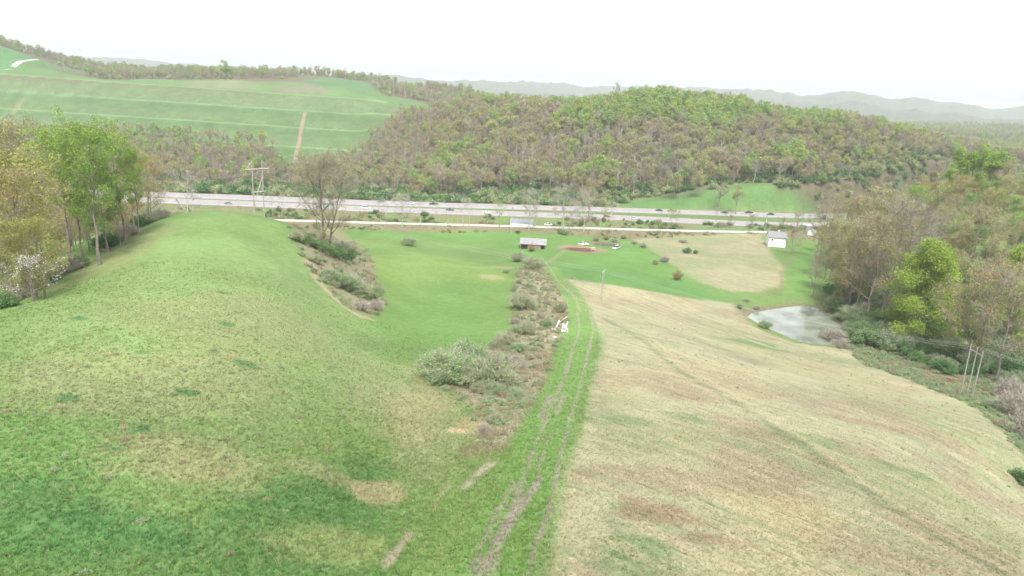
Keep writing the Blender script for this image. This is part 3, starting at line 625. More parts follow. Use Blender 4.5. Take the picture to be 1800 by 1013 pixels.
def make_tree(seed, H=16, cb=0.35, spread=4.5, nl=12, ns=4, nt=10, nlv=12, lsz=0.3, crad=1.2, twl=1.6, tww=0.05, shape='round', trunk_r=None, forks=1, sides=6, lean=0.03, l3=0):
    """returns trunk geometry (bark) and crown geometry (slot 0 twigs, slot 1 leaves), height H, base at the origin"""
    rng = np.random.default_rng(seed); tg = Geo(); cg = Geo(); tr = trunk_r or H*0.013+0.05
    pts = []; dirs = []
    for f in range(forks):
        k = 8; t = np.linspace(0, 1, k); wob = rng.normal(size=(k, 2)).cumsum(0)*H*0.010; wob[0] = 0
        ph = rng.uniform(0, 6.28); out = (f > 0)*0.10*H+lean*H
        off_ = np.c_[np.cos(ph)*t**1.3*out, np.sin(ph)*t**1.3*out]+wob
        if forks > 1: off_ += np.array([np.cos(f*2.2+seed), np.sin(f*2.2+seed)])*(0.034*H*np.clip(t, 0, .5)*2)[:,None]+np.array([np.cos(f*2.2+seed), np.sin(f*2.2+seed)])*tr*0.5
        TP = np.c_[off_, t*H*0.93*(1-0.08*f)]
        TP[0, 2] = -0.5
        TR = tr*(1-0.88*t**0.85); TR[0] *= 1.3; tube(tg, TP, TR*(1 if f == 0 else 0.75), sides+2)
        n_l = nl if forks == 1 else max(5, int(nl/forks*1.3))
        for i in range(n_l):
            u = cb+(0.97-cb)*((i+rng.uniform(0.1, 0.9))/n_l); bp_ = np.array([np.interp(u, t, TP[:,j]) for j in range(3)])
            v = (u-cb)/(1-cb)
            if shape == 'round': pr = math.sqrt(max(0.05, 1-((v-0.38)/0.68)**2))
            elif shape == 'cone': pr = (1-v)**0.75*1.05+0.08
            elif shape == 'vase': pr = 0.45+0.65*math.sin(min(1, v*1.1)*math.pi*0.62)
            elif shape == 'tall': pr = 0.55+0.45*math.sin(v*math.pi)
            else: pr = 1
            az = i*2.4+rng.uniform(-0.5, 0.5)+f*1.3; el = {'round': 0.35+0.75*v, 'cone': 0.12+0.5*v, 'vase': 0.75+0.45*v, 'tall': 0.6+0.5*v}.get(shape, .5)+rng.uniform(-.12, .12)
            Ln = spread*pr*rng.uniform(0.78, 1.15)/max(0.55, math.cos(el)); Ln = min(Ln, (H*1.02-bp_[2])/max(0.2, math.sin(el)+.05)) if Ln > 0 else 0.5
            Ln = max(Ln, 0.08*H)
            D = np.array([math.cos(az)*math.cos(el), math.sin(az)*math.cos(el), math.sin(el)])
            q = np.linspace(0, 1, 5)[:,None]; bend = np.array([0, 0, 1.0])*(0.12 if shape != 'cone' else -0.05)
            LP = bp_+D*q*Ln+bend*q**2*Ln+np.r_[[np.zeros(3)], rng.normal(size=(4, 3)).cumsum(0)*Ln*0.035]
            r0 = np.interp(u, t, TR)*0.55; LR = np.array([1, .75, .55, .35, .15])*max(r0, 0.03); tube(tg, LP, LR, max(3, sides-1))
            for s_ in range(ns):
                uu = 0.28+0.72*(s_+rng.uniform(0, .8))/ns; uu = min(uu, 0.99); b0 = np.array([np.interp(uu, q[:,0], LP[:,j]) for j in range(3)])
                d2 = D+rng.normal(size=3)*0.62+np.array([0, 0, 0.22]); d2 /= np.linalg.norm(d2); L2 = Ln*(0.50-0.22*uu)*rng.uniform(0.7, 1.3)
                e = b0+d2*L2+np.array([0, 0, 0.08*L2]); SP = np.array([b0, (b0+e)/2+rng.normal(size=3)*L2*0.06, e]); rr = max(0.018, LR[0]*(1-uu*0.7)*0.42)
                tube(tg, SP, [rr, rr*.65, rr*.25], 3)
                for w1 in (0.5, 1.0): pts.append(b0+(e-b0)*w1); dirs.append(d2)
                for _ in range(l3):
                    d3 = d2+rng.normal(size=3)*0.7; d3 /= np.linalg.norm(d3); s0 = b0+(e-b0)*rng.uniform(.3, .95); e3 = s0+d3*L2*0.5
                    tube(tg, [s0, (s0+e3)/2, e3], [rr*.5, rr*.3, rr*.12], 3); pts.append(e3); dirs.append(d3)
            pts.append(LP[-1]); dirs.append(D)
        pts.append(TP[-1]); dirs.append(np.array([0, 0, 1.0]))
    P = np.array(pts); D = np.array(dirs)
    if nt: twigs(cg, rng, P, D, nt, twl, tww, 0)
    if nlv: leaves(cg, rng, P+D*0.3*crad+rng.normal(size=P.shape)*crad*0.25, nlv, crad, lsz, 1)
    return tg, cg
def make_shrub(seed, H=3.0, R=2.2, nst=14, nlv=70, lsz=0.14, crad=0.6, nt=5, dens=1.0):
    rng = np.random.default_rng(seed); tg = Geo(); cg = Geo(); pts = []; dirs = []
    lob = rng.uniform(0.7, 1.15, 7)
    for i in range(nst):
        az = i*2.4+rng.uniform(-.4, .4); rr = math.sqrt((i+.5)/nst); k = lob[int(az*7/6.283) % 7]
        top = np.array([math.cos(az)*rr*R*k, math.sin(az)*rr*R*k, H*(1-0.55*rr**2.2)*rng.uniform(0.75, 1.05)*k])
        b0 = np.array([math.cos(az)*0.25*R*rr, math.sin(az)*0.25*R*rr, -0.25]); mid = b0*0.45+top*0.55+np.array([0, 0, 0.10*H])
        tube(tg, [b0, mid*0.6+b0*0.4, mid, top], np.array([.045, .035, .022, .008])*H/3.0+0.008, 4)
        for u in (0.40, 0.62, 0.82, 1.0): pts.append(b0*(1-u)+top*u+np.array([0, 0, .12*H*math.sin(u*3.1)])); dirs.append((top-b0)/np.linalg.norm(top-b0))
    P = np.array(pts); D = np.array(dirs)
    if nt: twigs(cg, rng, P, D, nt, 0.3*R+.2, 0.018+0.004*H, 0)
    if nlv: leaves(cg, rng, P, nlv, crad, lsz, 1, 0.8)
    return tg, cg

PROTO = {}
def proto(key, kind, leaf, twig, bark, H, fn, seeds, **kw):
    PROTO[key] = dict(H=H, kind=kind, v=[])
    for s in seeds:
        tg, cg = fn(s, H=H, **kw)
        base = key.split('.')[0]
        PROTO[key]['v'].append((tg.mesh('trunk', [bark], True), cg.mesh('crown', [twig, leaf]), tg, cg, [bark, twig, leaf]))
def make_wood(seed, H=17, R=3.6, cb=.40, ncl=26, nt=14, nlv=12, lsz=.3, crad=1.3, twl=2.2, tww=.08, up=.6, sides=4):
    """a forest tree: straight stem, limbs reaching out to clumps spread through an uneven egg-shaped crown"""
    rng = np.random.default_rng(seed); tg = Geo(); cg = Geo(); k = 6; t = np.linspace(0, 1, k); wob = rng.normal(size=(k, 2)).cumsum(0)*.10; wob[0] = 0
    TP = np.c_[wob, t*H*.92]; TP[0, 2] = -.6; r0 = H*.012+.05; tube(tg, TP, r0*(1-.85*t), 5)
    cz = H*(cb+1)/2; rz_ = H*(1-cb)/2; pts = []; dirs = []
    lob = rng.normal(size=(5, 3)); lob /= np.linalg.norm(lob, axis=1)[:,None]
    for i in range(ncl):
        d = rng.normal(size=3); d /= np.linalg.norm(d); d[2] = d[2]*.9+.12; q = rng.uniform(.35, 1)**.5*(0.78+.32*max(0, float((lob @ d).max())-.5)*2)
        w_ = 1.0-.28*max(0, d[2]); p = np.array([d[0]*R*q*w_, d[1]*R*q*w_, cz+d[2]*rz_*q]); pts.append(p)
        b0z = max(H*cb*.8, p[2]-np.hypot(p[0], p[1])*1.1-.6); b0 = np.array([np.interp(b0z, TP[:,2], TP[:,0]), np.interp(b0z, TP[:,2], TP[:,1]), b0z]); dd = p-b0; dirs.append(dd/(np.linalg.norm(dd)+1e-6))
        tube(tg, [b0, b0+dd*.5+np.array([0, 0, -.1]), p], [.075, .05, .015], 3)
    P = np.array(pts); D = np.array(dirs)+np.array([0, 0, up]); D /= np.linalg.norm(D, axis=1)[:,None]
    if nt: twigs(cg, rng, P-D*twl*.45, D, nt, twl, tww, 0, .45)
    if nlv: leaves(cg, rng, P, nlv, crad, lsz, 1, .9)
    return tg, cg
T_, S_, F_ = make_tree, make_shrub, make_wood
# woodland trees seen from afar
proto('w_bare', 'bare_tree', LF['olive'], TWIG, BARK, 18, F_, (1, 2, 3, 4), R=4.3, nt=24, nlv=0, ncl=26)
proto('w_pink', 'bare_tree', LF['red'], TWIG_P, BARK, 17, F_, (5, 6, 7), R=4.5, nt=20, nlv=6, lsz=.24, ncl=26)
proto('w_grey', 'bare_tree', LF['olive'], TWIG_G, BARK_P, 18, F_, (8, 9), R=4.0, nt=20, nlv=0, ncl=26)
proto('w_olive', 'budding_tree', LF['olive'], TWIG, BARK, 17, F_, (10, 11, 12), R=4.8, nt=9, nlv=34, lsz=.27, ncl=30, cb=.34, crad=1.5)
proto('w_red', 'budding_tree', LF['red'], TWIG_P, BARK, 16, F_, (13, 14), R=4.5, nt=11, nlv=26, lsz=.25, ncl=28, crad=1.5)
proto('w_green', 'leafy_tree', LF['green'], TWIG, BARK, 18, F_, (15, 16, 17), R=5.0, cb=.26, nt=3, nlv=56, lsz=.33, ncl=34, crad=1.7)
proto('w_lime', 'leafy_tree', LF['lime'], TWIG, BARK, 18, F_, (18, 19), R=4.7, cb=.28, nt=3, nlv=52, lsz=.32, ncl=34, crad=1.7)
proto('w_under', 'undergrowth_shrub', LF['under'], TWIG, BARK, 3.6, S_, (20, 21, 22), R=3.0, nst=9, nlv=16, lsz=.30, crad=1.1, nt=2)
proto('w_pale', 'undergrowth_shrub', LF['pale'], TWIG_G, BARK, 4.2, S_, (23, 24), R=3.0, nst=9, nlv=16, lsz=.28, crad=1.1, nt=3)
proto('w_brush', 'undergrowth_shrub', LF['olive'], TWIG_P, BARK, 2.6, S_, (25, 26), R=2.6, nst=9, nlv=3, lsz=.2, crad=1.0, nt=12)
proto('w_dark', 'undergrowth_shrub', LF['dark'], TWIG, BARK, 6, S_, (27, 28), R=3.2, nst=10, nlv=18, lsz=.32, crad=1.3, nt=2)
proto('w_tuft', 'undergrowth_shrub', LF['straw'], LF['straw'], BARK_P, 0.9, S_, (101, 102), R=.8, nst=10, nlv=0, crad=.3, nt=16)
proto('w_bramble', 'undergrowth_shrub', LF['olive'], TWIG_P, BARK, 0.9, S_, (105, 106), R=.9, nst=10, nlv=4, lsz=.06, crad=.3, nt=12)
proto('w_weed', 'undergrowth_shrub', LF['mint'], TWIG_G, BARK, 0.9, S_, (103, 104), R=.9, nst=10, nlv=14, lsz=.09, crad=.35, nt=12)
# nearer trees
nk = dict(sides=6, nl=17, ns=6)
proto('leafy', 'leafy_tree', LF['bright'], TWIG, BARK, 24, T_, (31, 32, 33), cb=.40, spread=5.0, nt=8, nlv=58, lsz=.15, crad=1.35, twl=1.3, tww=.03, shape='tall', **nk)
proto('round', 'leafy_tree', LF['bright'], TWIG, BARK, 18, T_, (34,), cb=.20, spread=7.0, nt=3, nlv=120, lsz=.22, crad=1.5, twl=1.3, tww=.03, shape='round', **nk)
proto('poplar', 'leafy_tree', LF['poplar'], TWIG, BARK, 24, T_, (35, 36), cb=.10, spread=7.0, nt=3, nlv=170, lsz=.155, crad=2.0, twl=1.3, tww=.03, shape='cone', sides=6, nl=26, ns=6)
proto('green', 'leafy_tree', LF['green'], TWIG, BARK, 19, T_, (37, 38), cb=.25, spread=5.0, nt=8, nlv=60, lsz=.18, crad=1.4, twl=1.4, tww=.035, **nk)
proto('golden', 'budding_tree', LF['orange'], TWIG_P, BARK, 18, T_, (39, 40), cb=.25, spread=5.0, nt=14, nlv=26, lsz=.13, crad=1.3, twl=1.6, tww=.035, **nk)
proto('olive', 'budding_tree', LF['olive'], TWIG, BARK, 18, T_, (41, 42, 43), cb=.25, spread=5.4, nt=14, nlv=40, lsz=.14, crad=1.4, twl=1.6, tww=.035, **nk)
proto('yellow', 'budding_tree', LF['goldgreen'], TWIG, BARK, 16, T_, (44, 45), cb=.15, spread=4.6, nt=8, nlv=42, lsz=.14, crad=1.3, twl=1.4, tww=.03, **nk)
proto('bare', 'bare_tree', LF['olive'], TWIG, BARK, 20, T_, (46, 47, 48), cb=.25, spread=5.6, nt=24, nlv=8, lsz=.12, crad=1.3, twl=1.9, tww=.032, **nk)
proto('pink', 'bare_tree', LF['orange'], TWIG_P, BARK, 18, T_, (49, 50), cb=.25, spread=6.6, nt=24, nlv=16, lsz=.12, crad=1.2, twl=1.7, tww=.032, **nk)
proto('pale', 'bare_tree', LF['olive'], TWIG_G, BARK_P, 20, T_, (51, 52), cb=.28, spread=5.4, nt=22, nlv=0, twl=1.9, tww=.03, **nk)
proto('oak', 'bare_tree', LF['olive'], TWIG, BARK_D, 24, T_, (57,), cb=.10, spread=7.5, nl=17, ns=8, nt=20, nlv=12, lsz=.11, crad=1.4, twl=1.6, tww=.034, shape='vase', forks=2, l3=3, trunk_r=.42, sides=7)
proto('thin', 'bare_tree', LF['olive'], TWIG_G, BARK_P, 12, T_, (61, 62, 63), cb=.40, spread=1.9, nl=9, ns=3, nt=9, nlv=0, twl=1.1, tww=.035, sides=5, shape='vase', trunk_r=.13)
proto('thin_bud', 'budding_tree', LF['lime'], TWIG, BARK, 10, T_, (64, 65), cb=.35, spread=2.4, nl=9, ns=3, nt=6, nlv=14, lsz=.13, crad=.8, twl=1.1, tww=.035, sides=5, shape='vase', trunk_r=.12)
proto('crab', 'bare_tree', LF['olive'], TWIG_P, BARK, 9, T_, (66, 67), cb=.16, spread=4.2, nl=13, ns=5, nt=18, nlv=3, lsz=.1, crad=.8, twl=1.1, tww=.028, sides=5, shape='vase', trunk_r=.20)
proto('blossom', 'flowering_tree', LF['white'], TWIG_G, BARK, 7, T_, (68,), cb=.2, spread=4.4, nl=12, ns=5, nt=14, nlv=6, lsz=.10, crad=.7, twl=1.0, tww=.025, sides=5, shape='round', trunk_r=.16)
# nearer shrubs
proto('silver', 'shrub', LF['pale'], TWIG_G, BARK, 3.4, S_, (71, 72, 73, 74), R=2.5, nst=40, nlv=50, lsz=.065, crad=.62, nt=14)
proto('mint', 'shrub', LF['mint'], TWIG_G, BARK, 3.0, S_, (75, 76), R=2.6, nst=36, nlv=64, lsz=.068, crad=.62, nt=12)
proto('bush', 'shrub', LF['under'], TWIG, BARK, 3.2, S_, (77, 78, 79), R=2.8, nst=30, nlv=50, lsz=.11, crad=.75, nt=4)
proto('twiggy', 'shrub', LF['olive'], TWIG_G, BARK, 3.0, S_, (80, 81), R=2.6, nst=36, nlv=3, lsz=.07, crad=.6, nt=22)
proto('goldbush', 'shrub', LF['orange'], TWIG_P, BARK, 4.0, S_, (82,), R=2.4, nst=30, nlv=36, lsz=.09, crad=.7, nt=14)

THINGS = []
def thing(name, loc, label, cat, group=None, rz=0.0, scale=(1, 1, 1)):
    o = bpy.data.objects.new(name, None); COL.objects.link(o); o.empty_display_size = 1.0; o.location = loc; o.rotation_euler = (0, 0, rz); o.scale = scale
    o['label'] = label; o['category'] = cat
    if group: o['group'] = group
    THINGS.append(o); return o
PLANTED = []
def plant_xy(key, x, y, H, label, group=None, wf=1.0, name=None, cat=None, var=None, z=None):
    p = PROTO[key]; i = (len(PLANTED) if var is None else var) % len(p['v']); s = H/p['H']
    if z is None: z = gz(x, y)
    shr = 'shrub' in p['kind']
    o = thing(name or p['kind'], (x, y, z-0.05), label, cat or ('shrub' if shr else 'tree'), group, random.uniform(0, 6.28), (s*wf, s*wf, s))
    a = link('stems' if shr else 'trunk', p['v'][i][0], o); b = link('foliage' if shr else 'crown', p['v'][i][1], o)
    PLANTED.append((x, y)); return o
def plant_top(key, px, pytop, Yd, label, group=None, wf=1.0, **k):
    """a tree at distance Yd whose top reaches the given pixel"""
    t = at_y(px, pytop, Yd); z = gz(t[0], t[1]); H = max(2.0, t[2]-z)
    return plant_xy(key, t[0], t[1], H, label, group, wf, **k)
def plant_base(key, px, py, H, label, group=None, wf=1.0, **k):
    h = hit(px, py); return plant_xy(key, h[0], h[1], H, label, group, wf, **k)
# ------------------------------------------------------------------ trees standing by themselves
plant_base('oak', 578, 437, 23.5, 'tall budding tree with forked dark trunk standing in the gully beside the grassy knoll')
G = 'trees along the left edge of the knoll'
for key, px, pt, Yd, wf, lab in (
    ('leafy', 150, 236, 137, .9, 'tallest bright green tree at the left edge of the knoll'),
    ('leafy', 98, 244, 145, .85, 'bright green tall tree left of the tallest tree by the knoll'),
    ('leafy', 203, 252, 152, .8, 'bright green tree right of the tallest tree by the knoll'),
    ('leafy', 122, 258, 150, .6, 'slim green tree squeezed between the tall ones by the knoll'),
    ('leafy', 232, 272, 158, .6, 'slim green tree next to the golden ones of the left row'),
    ('bare', 140, 290, 156, .5, 'slim leafless tree in the middle of the left row'),
    ('green', 176, 300, 148, .8, 'shorter green tree between the tall bright green trees by the knoll'),
    ('golden', 252, 283, 178, 1.0, 'golden budding tree nearest the highway at the end of the left tree row'),
    ('golden', 226, 296, 166, .9, 'golden budding tree beside the tall green trees of the left row'),
    ('pink', 205, 372, 150, .9, 'low pinkish leafless tree under the green crowns by the knoll'),
    ('yellow', 12, 292, 124, 1.0, 'yellow-green budding tree at the left border of the picture'),
    ('golden', 34, 318, 117, .95, 'golden budding tree behind the white blossoming tree'),
    ('yellow', 62, 398, 113, .85, 'low yellow-green tree right of the white blossoming tree'),
    ('yellow', 10, 400, 108, .9, 'low yellow-green tree left of the white blossoming tree'),
    ('bare', 92, 318, 168, .8, 'leafless tree behind the bright green row, seen against the highway'),
    ('pink', 118, 350, 160, .7, 'pinkish leafless tree in the gap of the bright green row'),
    ('olive', 8, 240, 215, .8, 'olive budding tree rising at the left border behind the others')):
    plant_top(key, px, pt, Yd, lab, None, wf)
plant_top('blossom', 50, 458, 106, 'small tree with white blossom at the left field edge', wf=1.0)
plant_top('blossom', 262, 320, 185, 'small white blossoming tree at the end of the left row', wf=.7)
plant_top('thin', 325, 312, 260, 'thin leafless tree between the knoll and the highway, left of the pylon', wf=1.6)
for px, py, H, k in ((225,415,3.2,'twiggy'),(242,400,3.0,'bush'),(205,425,3.0,'twiggy'),(185,437,3.6,'bush'),(100,488,3.4,'twiggy'),(122,478,3.2,'twiggy'),(80,500,3.0,'bush'),(60,510,2.6,'twiggy'),(30,528,2.8,'twiggy'),(8,540,2.4,'bush'),(262,392,3.2,'silver'),(285,384,2.6,'twiggy'),(140,470,2.6,'bush'),(20,518,3.4,'twiggy')):
    plant_base(k, px, py, H, {'twiggy': 'leafless grey-brown shrub under the trees at the left field edge', 'bush': 'leafy green shrub under the trees at the left field edge', 'silver': 'pale shrub where the left field edge meets the knoll top'}[k], {'twiggy': 'bare shrubs at the left field edge', 'bush': 'green shrubs at the left field edge', 'silver': None}[k], wf=1.1)

random.seed(21); cnt = 0
for i in range(600):
    px = random.uniform(-60, 285); Yd = random.uniform(118, 240); t = at_y(px, 400, Yd); x, y = t[0], t[1]
    if px > 40 and Yd < np.interp(px, [40, 157, 230, 285], [122, 146, 178, 205]): continue
    if any((x-a)**2+(y-b)**2 < 4.2**2 for a, b in PLANTED): continue
    k = random.choice(['bare', 'pink', 'olive', 'golden', 'pink']); lab = {'bare': 'leafless grey tree on the slope behind the left tree row', 'pink': 'pinkish leafless tree on the slope behind the left tree row', 'olive': 'olive budding tree on the slope behind the left tree row', 'golden': 'golden budding tree on the slope behind the left tree row'}[k]
    ty = random.uniform(352, 392) if px > 38 else random.uniform(285, 350); H_ = at_y(px, ty, Yd)[2]-gz(x, y)
    if H_ < 4: continue
    plant_xy(k, x, y, min(H_, 19), lab, lab.replace(' tree on', ' trees on'), random.uniform(.85, 1.2)); cnt += 1
    if cnt >= 52: break
# right woods
for key, px, pt, Yd, wf, lab in (
    ('poplar', 1648, 426, 213, 1.0, 'largest yellow-green tree at the edge of the right woods'),
    ('round', 1716, 282, 352, 1.05, 'round bright green tree standing above the right woods'),
    ('leafy', 1613, 336, 330, .75, 'narrow bright green tree behind the leafless trees of the right woods'),
    ('yellow', 1517, 422, 252, .95, 'yellow-green tree between the pond and the leafless tall trees'),
    ('bare', 1583, 366, 238, .9, 'tall leafless tree left of the largest yellow-green tree'),
    ('pink', 1556, 398, 236, .9, 'pinkish leafless tree left of the largest yellow-green tree'),
    ('bare', 1535, 402, 246, .8, 'leafless tree between two yellow-green trees'),
    ('olive', 1498, 402, 268, .9, 'olive tree rising behind the far end of the pond'),
    ('bare', 1612, 380, 244, .9, 'leafless tree just left of the top of the largest yellow-green tree'),
    ('pink', 1722, 378, 262, 1.1, 'broad pinkish leafless tree behind the largest yellow-green tree'),
    ('poplar', 1806, 436, 205, .8, 'yellow-green tree cut by the right border of the picture'),
    ('pink', 1755, 478, 186, 1.1, 'reddish grey tree right of the largest yellow-green tree'),
    ('bare', 1795, 500, 176, 1.0, 'grey leafless tree cut by the right border above the poles'),
    ('olive', 1722, 520, 190, .9, 'olive tree at the foot of the reddish grey tree'),
    ('olive', 1768, 292, 345, 1.1, 'olive budding tree right of the round bright green tree'),
    ('golden', 1690, 318, 335, 1.1, 'golden budding tree left of the round bright green tree'),
    ('golden', 1742, 340, 312, 1.1, 'golden budding tree in front of the round bright green tree'),
    ('green', 1790, 352, 300, .9, 'green tree near the right border behind the power line'),
    ('olive', 1560, 345, 330, 1.1, 'olive tree above the house on the left part of the right woods'),
    ('olive', 1536, 362, 315, 1.0, 'olive tree beside the white shed behind the house'),
    ('golden', 1640, 330, 350, 1.0, 'golden budding tree right of the narrow bright green tree'),
    ('pink', 1500, 356, 320, .9, 'pinkish leafless tree left of the olive trees above the house'),
    ('bare', 1462, 352, 352, .8, 'leafless tree in front of the right end of the highway'),
    ('bare', 1485, 372, 330, .8, 'leafless tree right of the white shed behind the house'),
    ('olive', 1466, 396, 300, .7, 'low olive tree on the slope below the white shed'),
    ('pink', 1468, 438, 275, .85, 'pinkish leafless tree above the far end of the pond'),
    ('bare', 1440, 452, 268, .6, 'small leafless tree above the pond'),
    ('pale', 1487, 455, 262, .6, 'small pale tree above the pond'),
    ('green', 1545, 440, 262, .8, 'green tree right behind the yellow-green tree by the pond'),
    ('olive', 1668, 372, 300, .9, 'olive tree behind the power line in the right woods'),
    ('bare', 1640, 382, 285, .9, 'leafless tree behind the largest yellow-green tree'),
    ('pink', 1790, 400, 262, 1.0, 'pinkish leafless tree at the right border under the power line'),
    ('green', 1700, 470, 222, .7, 'green tree between the largest yellow-green tree and the reddish grey tree'),
    ('olive', 1602, 455, 228, .6, 'olive young tree left of the largest yellow-green tree')):
    plant_top(key, px, pt, Yd, lab, None, wf)
G = 'leafless and budding trees deep in the right woods'
random.seed(5)
cnt = 0
for i in range(1800):
    px = random.uniform(1425, 1990); Yd = random.uniform(235, 430); t = at_y(px, 350, Yd); x, y = t[0], t[1]
    if any((x-a)**2+(y-b)**2 < 5.6**2 for a, b in PLANTED): continue
    dd = min(seg_dist(np.array([x]), np.array([y]), L_)[0][0] for L_ in (FAR_LANE, NEAR_LANE))
    if dd < 17: continue
    if px < 1480 and Yd > 250 and Yd < 330 and px < 1500: continue
    if y < (330 if px < 1500 else 250): continue
    if 1405 < px < 1447: continue
    k = random.choice(['bare', 'pink', 'olive', 'green', 'golden', 'green', 'green', 'yellow', 'yellow', 'olive'])
    Hh = random.uniform(9, 14) if px < 1620 and Yd > 330 else random.uniform(12, 17)
    lab = {'bare': 'leafless grey tree deep in the right woods', 'pink': 'pinkish budding tree deep in the right woods', 'olive': 'olive budding tree deep in the right woods', 'golden': 'golden budding tree deep in the right woods', 'green': 'green leafy tree deep in the right woods', 'yellow': 'yellow-green tree deep in the right woods'}[k]
    plant_xy(k, x, y, Hh, lab, lab.replace(' tree ', ' trees '), random.uniform(.75, 1.0)); cnt += 1
    if cnt >= 125: break
# shrubs under the right woods and by the creek
UND = hp([(1470,560),(1455,520),(1500,485),(1600,480),(1700,500),(1800,510),(1990,600),(1990,700),(1800,690),(1740,665),(1660,655),(1600,640),(1540,615),(1500,590)])
cnt = 0; placed = []
U = np.array(UND)
for i in range(3000):
    x = random.uniform(U[:,0].min(), U[:,0].max()); y = random.uniform(U[:,1].min(), U[:,1].max())
    if poly_sd(np.array([x]), np.array([y]), UND)[0] < 0 or any((x-a)**2+(y-b)**2 < 3.1**2 for a, b in placed): continue
    placed.append((x, y)); k = random.choice(['bush', 'bush', 'bush', 'mint', 'bush', 'mint', 'silver', 'bush', 'bush', 'twiggy'])
    lab = {'bush': 'dark green shrub below the right woods', 'mint': 'pale green shrub below the right woods', 'silver': 'silvery shrub below the right woods', 'twiggy': 'leafless shrub below the right woods'}[k]
    plant_xy(k, x, y, random.uniform(2.4, 6.0), lab, lab.replace('shrub', 'shrubs'), random.uniform(.9, 1.25)); cnt += 1
    if cnt > 250: break
